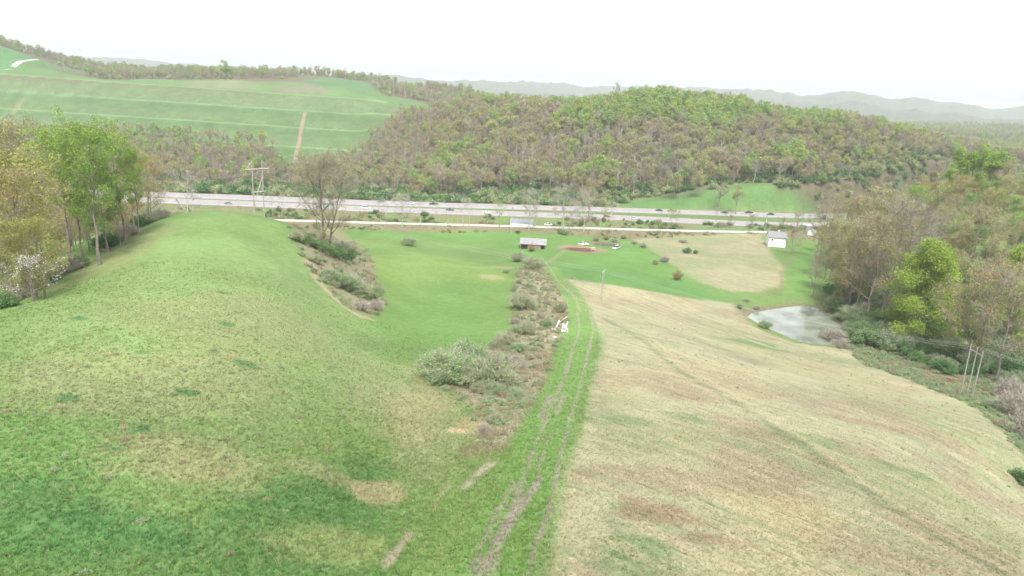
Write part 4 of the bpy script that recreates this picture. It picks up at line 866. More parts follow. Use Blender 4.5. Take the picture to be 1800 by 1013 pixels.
for px, py, H, k, wf, lab in ((1790,735,6.0,'twiggy',1.2,'large grey leafless shrub at the right border below the poles'),(1775,700,5.0,'twiggy',1.2,'grey leafless shrub behind the large one at the right border'),(1812,775,5.0,'twiggy',1.1,'grey shrub cut by the right border'),
    (1798,850,2.2,'bush',1.1,'small dark green bush on the tan field at the right border'),(1748,722,3.0,'mint',1.0,'pale green shrub right of the three poles'),
    (1345,577,2.6,'mint',1.1,'rounded pale shrub at the left bank of the pond'),(1462,600,4.2,'twiggy',1.4,'broad grey leafless shrub over the right end of the pond'),(1478,612,3.0,'twiggy',1.2,'grey leafless shrub behind the pond corner'),(1330,545,1.6,'twiggy',1.2,'low brown brush on the far bank of the pond'),
    (1300,542,1.3,'bush',1.0,'small dark bush at the left tip of the pond'),(1312,530,1.2,'twiggy',1.6,'low reddish brush left behind the pond'),
    (1545,602,3.2,'twiggy',1.1,'leafless shrub on the creek bank right of the pond'),(1575,612,3.4,'silver',1.1,'silvery shrub on the creek bank right of the pond'),(1620,640,3.4,'bush',1.2,'dark green shrub on the creek bank left of the three poles'),(1600,630,3.0,'bush',1.1,'dark green shrub beside the mown field edge'),(1660,655,3.6,'bush',1.2,'dark green shrub just left of the three poles'),
    (1190,492,4.2,'goldbush',1.0,'golden green shrub at the corner of the valley meadow'),(1130,435,2.4,'twiggy',1.3,'grey brush heap beside the parked van'),(1168,461,2.8,'twiggy',1.2,'leafless shrub on the edge of the small tan field'),(1152,465,2.4,'silver',1.0,'silvery shrub on the edge of the small tan field'),
    (1207,445,2.6,'bush',1.1,'dark shrub inside the small tan field'),(1222,446,2.0,'bush',.9,'smaller dark shrub inside the small tan field'),(1096,420,2.6,'silver',1.0,'pale shrub north of the brush heap'),(1200,427,2.0,'twiggy',1.6,'brown brush on the far part of the small tan field'),
    (1048,424,2.6,'silver',1.1,'pale shrub behind the white pickup'),(1066,422,3.0,'goldbush',1.1,'yellow-green shrub behind the debris heap'),(1080,426,2.2,'twiggy',1.3,'leafless brush on the debris heap'),(992,413,3.0,'mint',1.0,'green shrub beside the gravel road north of the shed'),(910,410,1.8,'bush',1.2,'green shrub beside the gravel road above the grey roof'),
    (718,432,4.2,'mint',1.1,'lone pale green shrub on the meadow right of the big tree'),(1115,429,1.8,'twiggy',1.4,'low grey brush left of the small tan field'),
    (938,474,5.2,'silver',1.25,'large silvery shrub in front of the shed'),(911,460,4.6,'silver',1.1,'silvery shrub left in front of the shed'),(935,442,3.2,'goldbush',1.2,'olive shrub against the wall of the shed'),
    (915,543,4.6,'silver',1.25,'large grey-green shrub in the brush strip under the shed'),(986,549,3.0,'silver',1.0,'grey-green shrub at the bend of the track'),(926,588,3.2,'silver',1.15,'grey-green shrub above the stacked white planks, left'),(962,575,2.2,'mint',1.0,'small pale shrub left of the white planks'),(892,610,3.0,'silver',1.1,'grey-green shrub in the middle of the brush strip'),(906,588,2.0,'mint',1.0,'small pale green shrub left in the brush strip'),
    (786,672,5.0,'mint',1.2,'left one of the three large pale shrubs on the field edge'),(826,650,5.0,'mint',1.15,'rear one of the three large pale shrubs on the field edge'),(868,682,5.0,'silver',1.25,'right one of the three large pale shrubs on the field edge'),(893,688,2.8,'silver',1.2,'lower silvery shrub beside the right large pale shrub'),(872,694,1.8,'mint',1.0,'little mint green shrub in front of the right large shrub'),(843,668,2.6,'mint',1.0,'low shrub between the large pale shrubs'),(912,618,2.0,'mint',1.1,'low pale shrub by the reddish brush'),
    (522,424,3.0,'silver',1.1,'pale shrub at the top of the gully under the big tree'),(545,432,2.8,'bush',1.1,'green shrub left of the big tree trunk'),(565,443,3.0,'bush',1.2,'green shrub just below the big tree trunk'),(590,452,3.2,'bush',1.2,'dark green shrub right of the big tree trunk'),(612,458,3.2,'bush',1.2,'dark green shrub at the right end of the upper gully row'),(618,444,3.8,'silver',1.2,'silvery shrub behind the upper gully row'),(600,440,3.0,'twiggy',1.2,'leafless shrub behind the upper gully row'),(622,432,2.4,'twiggy',1.0,'leafless shrub at the far side of the gully'),
    (558,464,2.4,'silver',.9,'small round silvery shrub between the two gully rows'),(580,494,3.0,'mint',1.1,'first mint green shrub of the lower gully row'),(596,503,3.4,'mint',1.2,'second mint green shrub of the lower gully row'),(615,511,3.6,'mint',1.2,'tallest mint green shrub of the lower gully row'),(634,521,3.6,'silver',1.2,'silvery shrub near the lower end of the gully row'),(654,524,3.4,'mint',1.2,'last mint green shrub of the lower gully row'),(660,545,2.4,'twiggy',1.2,'grey leafless brush at the lower end of the gully'),(636,546,2.2,'twiggy',1.2,'brown leafless brush at the gully mouth')):
    plant_base(k, px, py, H, lab, None, wf)
random.seed(31)
for px, py, H in ((912,498,1.8),(930,505,1.4),(945,492,1.6),(955,510,1.5),(903,512,1.6),(962,535,1.4),(940,545,1.5),(950,560,1.6),(905,570,1.6),(935,565,1.2),(880,600,1.8),(868,612,1.8),(850,632,2.0),(900,640,1.8),(915,650,1.6),(880,640,2.0),(930,632,1.4),(948,612,1.3),(845,690,1.8),(905,700,1.5),(920,672,1.2),(868,742,1.2),(852,762,1.2),(890,480,1.6),(925,484,1.6)):
    plant_base(random.choice(['silver', 'mint', 'silver', 'twiggy']), px, py, H, 'low pale shrub in the straw coloured brush strip beside the track', 'low shrubs of the brush strip', random.uniform(1.0, 1.5))
plant_base('thin', 997, 542, 9.0, 'thin leafless tree at the bend of the track', wf=1.1)
plant_base('thin', 720, 430, 6.0, 'thin bare stem rising from the lone shrub on the meadow', wf=.8)
plant_base('crab', 1391, 447, 12.5, 'spreading leafless tree beside the white house', wf=.95)
plant_base('crab', 1432, 470, 6, 'little leafless tree on the slope right of the white house', wf=.9)
plant_base('pale', 1425, 500, 9, 'small pale tree above the pond beside the green slope', wf=.8)
for key, px, pt, Yd, wf, lab in (('w_bare',1085,143,735,.8,'taller leafless tree rising above the crest of the wooded hill'),('w_green',1115,153,722,1.2,'fresh green tree on the crest right of the leafless one'),('w_green',1164,149,715,1.3,'largest fresh green tree on the crest of the wooded hill'),('w_green',1182,155,712,1.1,'fresh green tree just right of the largest one on the crest'),
    ('w_green',394,106,905,1.0,'tall green tree standing behind the bare mound on the terraced hill'),('w_green',407,116,910,.9,'lower green tree behind the bare mound on the terraced hill'),('w_bare',2,60,955,.6,'leafless tree on the hilltop at the upper left corner'),('w_grey',110,95,1000,.7,'pale leafless tree on the skyline right of the hill road'),
    ('w_grey',1330,280,520,1.1,'white-barked leafless tree above the green meadow wedge'),('w_grey',1374,285,515,1.1,'second white-barked leafless tree above the green meadow wedge'),('w_olive',1300,322,480,.9,'tree standing inside the green meadow wedge beyond the highway'),
    ('w_pink',1270,318,488,1.3,'spreading reddish tree at the left tip of the green meadow wedge'),('w_olive',1232,298,500,1.3,'broad olive tree over the pale shrubs beyond the highway'),('w_olive',1190,300,505,1.3,'broad olive tree left of the reddish spreading tree')):
    plant_top(key, px, pt, Yd, lab, None, wf)
# thin trees along the side road
for i, (px, pb, pt, k, lab) in enumerate(((480,382,336,'thin','thin leafless tree right of the pylon base'),(495,384,345,'thin','second thin leafless tree right of the pylon'),(419,372,352,'thin','low thin tree left of the pylon base'),(670,396,358,'thin','dark thin tree left of the dark pickup'),(680,396,350,'thin','pale thin tree by the side road beneath the white car'),
    (707,398,346,'pale','pale double tree by the side road'),(724,394,352,'thin','leafless tree right of the pale double tree'),(741,400,356,'thin','slender tree below the dark pickup on the highway'),(766,399,360,'thin','slender tree left of the dark green car'),(786,397,368,'thin','small slender tree right under the dark green car'),
    (815,398,346,'thin','taller slender tree in the middle of the side road row'),(824,398,352,'thin','slender tree touching the taller one of the side road'),(878,399,358,'thin_bud','budding slender tree by the side road above the grey roof'),(899,410,352,'thin','slender tree left of the grey roof'),(929,404,340,'pale','leafless tree in front of the grey roof'),(937,404,356,'thin','slender tree right of the grey roof'),
    (975,400,352,'thin','slender tree left of the white shrub tree'),(990,406,330,'pale','tall pale tree right of the white car on the side road'),(1000,402,350,'thin','slender tree beside the tall pale tree'),(1026,407,340,'pale','pale crowned tree with dark stem by the side road'),(1034,390,322,'pink','pinkish leafless tree between the side road and the highway'),(1060,392,356,'thin_bud','yellow-green slender tree below the olive car'),
    (1075,415,356,'thin','tall slender tree right of the debris heap'),(1160,396,372,'thin','little slender tree below the dark car'),(1178,400,370,'thin_bud','yellow-green round tree by the side road'),(1188,400,372,'thin_bud','second yellow-green tree by the side road'),(1258,403,366,'thin','dark slender tree at the right part of the side road'),(1282,402,380,'crab','low spreading tree by the right part of the side road'),(1320,404,380,'crab','low spreading tree left of the roadside pole'),
    (1374,410,385,'crab','spreading tree behind the white house'),(1400,408,378,'crab','spreading tree between the house and the highway'),(1452,404,362,'crab','spreading tree in front of the right end of the highway'),(655,408,388,'thin','short thin tree on the verge of the meadow'),(560,392,350,'thin','thin tree behind the big tree'),(605,394,372,'thin_bud','little budding tree behind the big tree'))):
    b = hit(px, pb); t = at_y(px, pt, b[1]); plant_xy(k, b[0], b[1], max(4, t[2]-b[2]), lab, None, 1.0)

# ------------------------------------------------------------------ woodland beyond the highway
random.seed(9); rg = np.random.default_rng(77)
MEADw = hp(MEAD)
NB = at_y(700, 300, 1)
def wood_points():
    xs = np.arange(-620, 640, 7.6); ys = np.arange(420, 930, 7.6)
    X, Y_ = np.meshgrid(xs, ys); X = (X+rg.uniform(-2.9, 2.9, X.shape)).ravel(); Y_ = (Y_+rg.uniform(-2.4, 2.4, Y_.shape)).ravel()
    az = np.degrees(np.arctan2(X, Y_)); ok = (np.abs(az) < 44)
    fy = np.interp(X, FAR_LANE[:,0], FAR_LANE[:,1]); gap = np.interp(X, [-500, -200, -60, 20, 100, 200, 400], [26, 42, 52, 60, 46, 26, 18])
    dl = np.minimum(seg_dist(X, Y_, FAR_LANE[:, :2])[0], seg_dist(X, Y_, NEAR_LANE[:, :2])[0])
    ok &= ((Y_ > fy+gap+(fbm(X, Y_, 30, 3, 5)-.5)*16) & (X < 205)) | ((X >= 205) & (dl > 15) & (Y_ > 425))
    X, Y_ = X[ok], Y_[ok]
    sd1 = poly_sd(X, Y_, TSw); sd2 = poly_sd(X, Y_, PLT); sd3 = poly_sd(X, Y_, MEADw)
    low = (X < -60) & (sd1 < 5+(fbm(X, Y_, 25, 3, 6)-.5)*22) & (Y_ < 660)      # trees reach a little way up the slope's foot
    ok = ((sd1 < -3) | low) & (sd2 < -4) & (sd3 < -2) & ~((X < -100) & (Y_ > 700) & (sd1 < 30) & (Y_ < 1000) & (sd2 > -30))
    return X[ok], Y_[ok]
WX, WY = wood_points()
WZ = ground(WX, WY, False)
P3 = np.c_[WX, WY, WZ+12]-np.array([0, 0, CAMZ]); pc_ = P3 @ RM; ppx = 900+FPX*pc_[:,0]/-pc_[:,2]; ppy = 506.5-FPX*pc_[:,1]/-pc_[:,2]
bright = fbm(WX, WY, 85, 3, 91)-0.02+0.27*sstep(28, 62, WZ)*sstep(0, 60, WX)*sstep(330, 220, WX)-0.06
redn = fbm(WX, WY, 60, 3, 92); kindr = rg.uniform(0, 1, len(WX)); leftw = WX < -70
KIND = []
for i in range(len(WX)):
    pg = float(np.clip((bright[i]-0.49)*8, 0.06, 0.86)); pg = min(pg, 0.16) if leftw[i] else pg
    q = kindr[i]
    if q < pg: KIND.append('w_green' if (i % 4) else 'w_lime')
    else:
        q = (q-pg)/(1-pg); pr = 0.30 if redn[i] > 0.54 else 0.08
        po = 0.46 if not leftw[i] else 0.30
        KIND.append('w_red' if q < pr*0.5 else 'w_pink' if q < pr else 'w_olive' if q < pr+po else 'w_grey' if q < pr+po+0.07 else 'w_bare')
WH = rg.uniform(13, 23, len(WX))*np.where(leftw, 0.66, 1.0)*np.where((WX > 230) & (WY > 500), .75, 1)*np.where((WX > 120) & (WY < 520), .85, 1)
dist = np.hypot(WX, WY); inview = (ppx > -10) & (ppx < 1810)
order = np.argsort(np.where(inview, dist/WH*15, 1e9))
NTREE = sum(1 for o in THINGS if o['category'] == 'tree')
NIND = max(60, 330-NTREE); pick = set(order[:NIND].tolist())
REG = {'w_green': 'fresh green tree', 'w_lime': 'yellow-green tree', 'w_red': 'reddish budding tree', 'w_pink': 'pinkish leafless tree', 'w_olive': 'olive budding tree', 'w_grey': 'pale grey leafless tree', 'w_bare': 'leafless brown tree'}
for i in sorted(pick):
    side = 'in the wood left beyond the highway' if leftw[i] else ('at the foot of the wooded hill beyond the highway' if WX[i] < 190 else 'in the wood above the right end of the highway')
    lab = REG[KIND[i]]+' '+side
    plant_xy(KIND[i], WX[i], WY[i], WH[i], lab, lab.replace(' tree ', ' trees '), rg.uniform(.9, 1.15), z=WZ[i])

# everything further back as one mass, instanced on points
def scatter(name, label, keys, X, Yv, Zv, kinds, H, wf):
    pc = bpy.data.collections.new(name+'_kinds'); idx = {}; n = 0
    for k in keys:
        idx[k] = []
        for v in PROTO[k]['v']:
            tg, cg, mats = v[2], v[3], v[4]; g = Geo(); g.merge(tg, 0); g.merge(cg, 1)
            me = g.mesh('woodland_plant', mats); o = bpy.data.objects.new('woodland_plant_%03d' % n, me); pc.objects.link(o); idx[k].append(n); n += 1
    me = bpy.data.meshes.new(name); N_ = len(X); me.vertices.add(N_); me.vertices.foreach_set('co', np.c_[X, Yv, Zv-0.1].astype(np.float32).ravel())
    def at(nm, ty, val, pr='value'):
        a = me.attributes.new(nm, ty, 'POINT'); a.data.foreach_set(pr, np.asarray(val).ravel())
    at('pick', 'INT', np.array([idx[k][int(rg.integers(len(idx[k])))] for k in kinds], np.int32))
    s = np.array([h/PROTO[k]['H'] for h, k in zip(H, kinds)]); at('size', 'FLOAT_VECTOR', np.c_[s*wf, s*wf, s].astype(np.float32), 'vector')
    at('turn', 'FLOAT_VECTOR', np.c_[np.zeros(N_), np.zeros(N_), rg.uniform(0, 6.28, N_)].astype(np.float32), 'vector')
    o = link(name, me, kind='stuff', label=label)
    ng = bpy.data.node_groups.new(name, 'GeometryNodeTree'); ng.interface.new_socket('Geometry', in_out='INPUT', socket_type='NodeSocketGeometry'); ng.interface.new_socket('Geometry', in_out='OUTPUT', socket_type='NodeSocketGeometry')
    n_ = ng.nodes; gi = n_.new('NodeGroupInput'); go = n_.new('NodeGroupOutput'); mp = n_.new('GeometryNodeMeshToPoints'); ip = n_.new('GeometryNodeInstanceOnPoints'); ci = n_.new('GeometryNodeCollectionInfo')
    ci.inputs[0].default_value = pc; ci.inputs['Separate Children'].default_value = True; ci.inputs['Reset Children'].default_value = True
    def na(nm, ty): a = n_.new('GeometryNodeInputNamedAttribute'); a.data_type = ty; a.inputs['Name'].default_value = nm; return a.outputs[0]
    L = ng.links.new; L(gi.outputs[0], mp.inputs[0]); L(mp.outputs[0], ip.inputs['Points']); L(ci.outputs[0], ip.inputs['Instance']); ip.inputs['Pick Instance'].default_value = True
    L(na('pick', 'INT'), ip.inputs['Instance Index']); L(na('size', 'FLOAT_VECTOR'), ip.inputs['Scale'])
    er = n_.new('FunctionNodeEulerToRotation'); L(na('turn', 'FLOAT_VECTOR'), er.inputs[0]); L(er.outputs[0], ip.inputs['Rotation'])
    L(ip.outputs[0], go.inputs[0]); md = o.modifiers.new('plants', 'NODES'); md.node_group = ng
    return o
rest = np.array([i for i in range(len(WX)) if i not in pick])
# far plateau and side valleys, more open
def far_points(x0, x1, y0, y1, st):
    xs = np.arange(x0, x1, st); ys = np.arange(y0, y1, st); X, Y_ = np.meshgrid(xs, ys); X = (X+rg.uniform(-.45, .45, X.shape)*st).ravel(); Y_ = (Y_+rg.uniform(-.45, .45, Y_.shape)*st).ravel()
    az = np.degrees(np.arctan2(X, Y_)); ok = np.abs(az) < 46
    return X[ok], Y_[ok]
fx, fy2 = far_points(-1050, 1150, 930, 1420, 7.6)
ok = ~((fx > 20) & (fx < 420) & (fy2 < 1150)) & (poly_sd(fx, fy2, PLT) < -3)
for (cx, cy_, rx, ry_) in [(*at_y(392, 146, 890)[:2], 50, 46), (*at_y(530, 155, 880)[:2], 44, 30), (*at_y(612, 142, 990)[:2], 46, 60), (*at_y(25, 110, 930)[:2], 85, 62)]:
    ok &= np.hypot((fx-cx)/rx, (fy2-cy_)/ry_) > 1
ok &= (fbm(fx, fy2, 90, 3, 95) > 0.44)
fx, fy2 = fx[ok], fy2[ok]
f2x, f2y = far_points(-1500, 1900, 1420, 2700, 15); ok = fbm(f2x, f2y, 260, 4, 88) < 0.53; f2x, f2y = f2x[ok], f2y[ok]
ax = np.r_[WX[rest], fx, f2x]; ay = np.r_[WY[rest], fy2, f2y]; azz = ground(ax, ay, False)
kd = [KIND[i] for i in rest]; rr_ = rg.uniform(0, 1, len(fx)+len(f2x)); kd += ['w_bare' if q < .34 else 'w_olive' if q < .56 else 'w_green' if q < .74 else 'w_pink' if q < .88 else 'w_pale' if q < .93 else 'w_grey' for q in rr_]
hh = np.r_[WH[rest], rg.uniform(6, 17, len(fx))*(0.55+0.7*fbm(fx, fy2, 45, 3, 12)), rg.uniform(9, 14, len(f2x))]; hh = np.where(np.array(kd) == 'w_pale', 6, hh)
scatter('woodland', 'continuous spring woodland of bare and budding trees over the hills', ['w_bare', 'w_pink', 'w_grey', 'w_olive', 'w_red', 'w_green', 'w_lime', 'w_pale'], ax, ay, azz, kd, hh, rg.uniform(.95, 1.25, len(ax)))
# undergrowth
ux = []; uy = []; uk = []; uh = []
def und(X, Yv, kinds, pr, lo, hi):
    for x, y in zip(X, Yv): ux.append(x); uy.append(y); uk.append(str(rg.choice(kinds, p=pr))); uh.append(rg.uniform(lo, hi))
# forest floor near the foot of the hill
s = rg.uniform(0, 1, len(WX)) < np.where(WY < 560, .75, .28); und(WX[s]+2.8, WY[s]+2.8, ['w_under', 'w_pale', 'w_brush', 'w_dark'], [.40, .14, .36, .10], 2, 4.5)
bx = rg.uniform(-420, 330, 2600); fyb = np.interp(bx, FAR_LANE[:,0], FAR_LANE[:,1]); by = fyb+12+rg.uniform(0, 62, 2600)
g_ = np.interp(bx, [-500, -200, -60, 20, 100, 200, 400], [26, 42, 52, 60, 46, 26, 18]); ok = (fbm(bx, by, 22, 3, 97)+ (by-fyb)/95 > 0.74) & (poly_sd(bx, by, MEADw) < 0) & (by < fyb+g_+14)
und(bx[ok], by[ok], ['w_under', 'w_pale', 'w_brush', 'w_dark'], [.40, .30, .16, .14], 2.0, 6.0)
# strip of brush between the side road and the highway, and the verge in front of the side road
bx = rg.uniform(-260, 240, 900); a_ = np.interp(bx, SIDE_ROAD[:,0], SIDE_ROAD[:,1]); b_ = np.interp(bx, NEAR_LANE[:,0], NEAR_LANE[:,1]); q = rg.uniform(.30, .68, 900); by = a_*(1-q)+b_*q
ok = (fbm(bx, by, 16, 3, 98) > .43) & ~((bx > -12) & (bx < 22)); und(bx[ok], by[ok], ['w_under', 'w_pale', 'w_brush'], [.34, .16, .50], 1.2, 2.8)
bx = rg.uniform(-170, 150, 420); a_ = np.interp(bx, SIDE_ROAD[:,0], SIDE_ROAD[:,1]); by = a_-5-rg.uniform(0, 7, 420); ok = fbm(bx, by, 9, 3, 99) > .5
und(bx[ok], by[ok], ['w_under', 'w_pale', 'w_brush'], [.16, .10, .74], .7, 1.7)
bx = rg.uniform(185, 520, 2600); by = rg.uniform(425, 640, 2600); d_ = np.minimum(seg_dist(bx, by, FAR_LANE[:, :2])[0], seg_dist(bx, by, NEAR_LANE[:, :2])[0]); ok = (d_ > 12) & (poly_sd(bx, by, MEADw) < 0) & (by > 440) & ((by > np.interp(bx, FAR_LANE[:,0], FAR_LANE[:,1])) | (bx > 225))
und(bx[ok], by[ok], ['w_under', 'w_pale', 'w_brush', 'w_dark'], [.36, .16, .30, .18], 2.0, 5.0)
bx = rg.uniform(150, 330, 420); by = rg.uniform(200, 420, 420); ppx_ = 900+FPX*bx/by*.96; ok = (ppx_ > 1470) & (np.array([min(seg_dist(np.array([x]), np.array([y]), L_)[0][0] for L_ in (FAR_LANE, NEAR_LANE)) for x, y in zip(bx, by)]) > 14) & ((by < 300) | (ppx_ > 1500))
und(bx[ok], by[ok], ['w_under', 'w_pale', 'w_brush', 'w_dark'], [.50, .14, .26, .10], 2.0, 4.5)
def fill(poly, n, kinds, pr, lo, hi):
    P_ = np.array(poly); x = rg.uniform(P_[:,0].min(), P_[:,0].max(), n); y = rg.uniform(P_[:,1].min(), P_[:,1].max(), n); o = poly_sd(x, y, [tuple(p) for p in P_]) > -1.0; und(x[o], y[o], kinds, pr, lo, hi)
fill(hp(BRUSH), 1800, ['w_tuft', 'w_weed', 'w_bramble'], [.52, .42, .06], .3, 1.0)
fill(hp([(513,400),(540,400),(590,420),(640,440),(662,500),(675,540),(660,556),(630,556),(590,520),(560,490),(540,460),(515,425)]), 2400, ['w_tuft', 'w_weed', 'w_bramble'], [.38, .45, .17], .3, 1.2)
fill(hp([(1500,618),(1520,640),(1600,668),(1680,700),(1740,730),(1790,790),(1900,880),(1900,700),(1740,660),(1600,630),(1500,600)]), 2300, ['w_tuft', 'w_weed', 'w_bramble'], [.22, .68, .10], .3, 1.1)
fill(hp([(60,520),(157,468),(230,412),(285,385),(280,380),(220,400),(150,455),(60,500),(0,530),(0,560)]), 900, ['w_tuft', 'w_weed', 'w_bramble'], [.4, .3, .3], .4, 1.2)
fill(hp([(-40,1005),(-40,640),(300,600),(600,620),(700,660),(640,800),(640,1005)]), 320, ['w_weed', 'w_tuft'], [.6, .4], .14, .42)
fill(hp(TANF[:-2]+[(1850,1005),(960,1005)]), 1300, ['w_tuft', 'w_weed', 'w_bramble'], [.4, .35, .25], .10, .30)
ux = np.array(ux); uy = np.array(uy)
scatter('undergrowth', 'low brush and shrubs under the woods and along the highway banks', ['w_under', 'w_pale', 'w_brush', 'w_dark', 'w_tuft', 'w_weed', 'w_bramble'], ux, uy, ground(ux, uy, False), uk, np.array(uh), rg.uniform(.85, 1.25, len(ux)))
# blades of grass on the nearer fields, tinted like the sward they grow in
def grass():
    bl = Geo(); rs = np.random.default_rng(3); N_ = 9; a = rs.uniform(0, 6.28, N_); r_ = rs.uniform(0, .10, N_); c = np.c_[np.cos(a)*r_, np.sin(a)*r_, np.zeros(N_)-.02]; d = np.c_[np.cos(a)*.5, np.sin(a)*.5, np.ones(N_)]; d /= np.linalg.norm(d, axis=1)[:,None]
    b = np.cross(d, np.array([0, 0, 1.0])); b /= np.linalg.norm(b, axis=1)[:,None]; l = rs.uniform(.12, .26, N_)[:,None]; V = np.stack([c-b*.016, c+b*.016, c+d*l], 1).reshape(-1, 3); bl.add(V, None, np.arange(N_*3).reshape(N_, 3), np.repeat(rs.uniform(.75, 1.25, N_), 3))
    m = bpy.data.materials.new('grass_blades'); m.use_nodes = True; N = m.node_tree; N.nodes.remove(N.nodes['Principled BSDF']); L = N.links.new
    at = N.nodes.new('ShaderNodeAttribute'); at.attribute_type = 'INSTANCER'; at.attribute_name = 'tuft_tint'; d_ = N.nodes.new('ShaderNodeBsdfDiffuse'); t_ = N.nodes.new('ShaderNodeBsdfTranslucent'); ms = N.nodes.new('ShaderNodeMixShader'); ms.inputs[0].default_value = .35
    L(at.outputs['Color'], d_.inputs['Color']); L(at.outputs['Color'], t_.inputs['Color']); L(d_.outputs[0], ms.inputs[1]); L(t_.outputs[0], ms.inputs[2]); L(ms.outputs[0], N.nodes['Material Output'].inputs['Surface'])
    me = bl.mesh('grass_tuft', [m]); pc = bpy.data.collections.new('grass_kinds'); pc.objects.link(bpy.data.objects.new('grass_tuft', me))
    sel = (gr > 36) & (gr < 150) & (np.abs(np.degrees(np.arctan2(gx, gy))) < 41) & (gy > 0); ids = np.nonzero(sel)[0]
    area = gr[ids]*np.radians(82/1080)*0.30; p_ = np.clip(area*np.interp(gr[ids], [36, 80, 150], [11, 6, 2.0]), 0, 1); ids = ids[rg.uniform(0, 1, len(ids)) < p_]
    X = gx[ids]+rg.uniform(-.12, .12, len(ids)); Y_ = gy[ids]+rg.uniform(-.12, .12, len(ids)); Zt = gzv[ids]; me2 = bpy.data.meshes.new('grass'); me2.vertices.add(len(ids)); me2.vertices.foreach_set('co', np.c_[X, Y_, Zt].astype(np.float32).ravel())
    col = C[ids]*rg.uniform(.9, 1.75, len(ids))[:,None]; dry = rg.uniform(0, 1, len(ids)) < DRY[ids]*.3; col[dry] = np.array([.27, .26, .14])*rg.uniform(.7, 1.2, dry.sum())[:,None]
    a = me2.attributes.new('tuft_tint', 'FLOAT_COLOR', 'POINT'); a.data.foreach_set('color', np.c_[col, np.ones(len(col))].astype(np.float32).ravel())
    s_ = rg.uniform(.6, 1.5, len(ids))*np.where(STK[ids] > .4, .65, 1); a = me2.attributes.new('size', 'FLOAT_VECTOR', 'POINT'); a.data.foreach_set('vector', np.c_[s_*1.2, s_*1.2, s_].astype(np.float32).ravel())
    a = me2.attributes.new('turn', 'FLOAT_VECTOR', 'POINT'); a.data.foreach_set('vector', np.c_[np.zeros(len(ids)), np.zeros(len(ids)), rg.uniform(0, 6.28, len(ids))].astype(np.float32).ravel())
    a = me2.attributes.new('pick', 'INT', 'POINT'); o = link('grass', me2, kind='stuff', label='short grass blades covering the nearer fields')
    ng = bpy.data.node_groups['woodland'].copy(); ng.name = 'grass'
    for n in ng.nodes:
        if n.bl_idname == 'GeometryNodeCollectionInfo': n.inputs[0].default_value = pc
    md = o.modifiers.new('blades', 'NODES'); md.node_group = ng; print('grass', len(ids))
grass()
print('woodland', len(ax), 'undergrowth', len(ux), 'trees', sum(1 for o in THINGS if o['category'] == 'tree'), 'shrubs', sum(1 for o in THINGS if o['category'] == 'shrub'))
# ------------------------------------------------------------------ built things
def box(g, x0, x1, y0, y1, z0, z1, m=0):
    V = [(x, y, z) for z in (z0, z1) for y in (y0, y1) for x in (x0, x1)]
    g.add(V, [(0, 2, 3, 1), (4, 5, 7, 6), (0, 1, 5, 4), (1, 3, 7, 5), (3, 2, 6, 7), (2, 0, 4, 6)], None, 1, m)
def prof(g, pts, wf, m=0):
    """side profile (x, z) extruded across y with a half-width per point"""
    n = len(pts); V = [(x, -wf(z), z) for x, z in pts]+[(x, wf(z), z) for x, z in pts]
    g.add(V, [(i, (i+1) % n, n+(i+1) % n, n+i) for i in range(n)], None, 1, m)
    cx = sum(p[0] for p in pts)/n; cz = sum(p[1] for p in pts)/n
    g.add([(cx, -wf(cz), cz), (cx, wf(cz), cz)]+V, None, [(0, 2+(i+1) % n, 2+i) for i in range(n)]+[(1, 2+n+i, 2+n+(i+1) % n) for i in range(n)], 1, m)
def part(name, g, mats, parent, smooth=False):
    return link(name, g.mesh(name, mats if isinstance(mats, list) else [mats], smooth), parent)
M_GLASS = mat('dark_glass', (0.02, 0.025, 0.03), 0.12, 0.5); M_TYRE = mat('tyre_rubber', (0.02, 0.02, 0.02), 0.9); M_RIM = mat('wheel_rim', (0.45, 0.45, 0.46), 0.35, metal=0.6)
M_LAMP = mat('lamp_glass', (0.7, 0.7, 0.65), 0.2); M_TAIL = mat('red_lamp', (0.35, 0.02, 0.02), 0.3)
PAINT = {}
def paint(k):
    cols = dict(white=(.60,.60,.59), black=(.018,.018,.022), grey=(.16,.165,.17), green=(.03,.07,.05), olive=(.20,.19,.07), red=(.25,.07,.05), silver=(.42,.44,.46), pinkish=(.42,.27,.24), blue=(.22,.28,.34), dark=(.03,.035,.045))
    if k not in PAINT: PAINT[k] = mat(k+'_car_paint', cols[k], 0.32, 0.5)
    return PAINT[k]
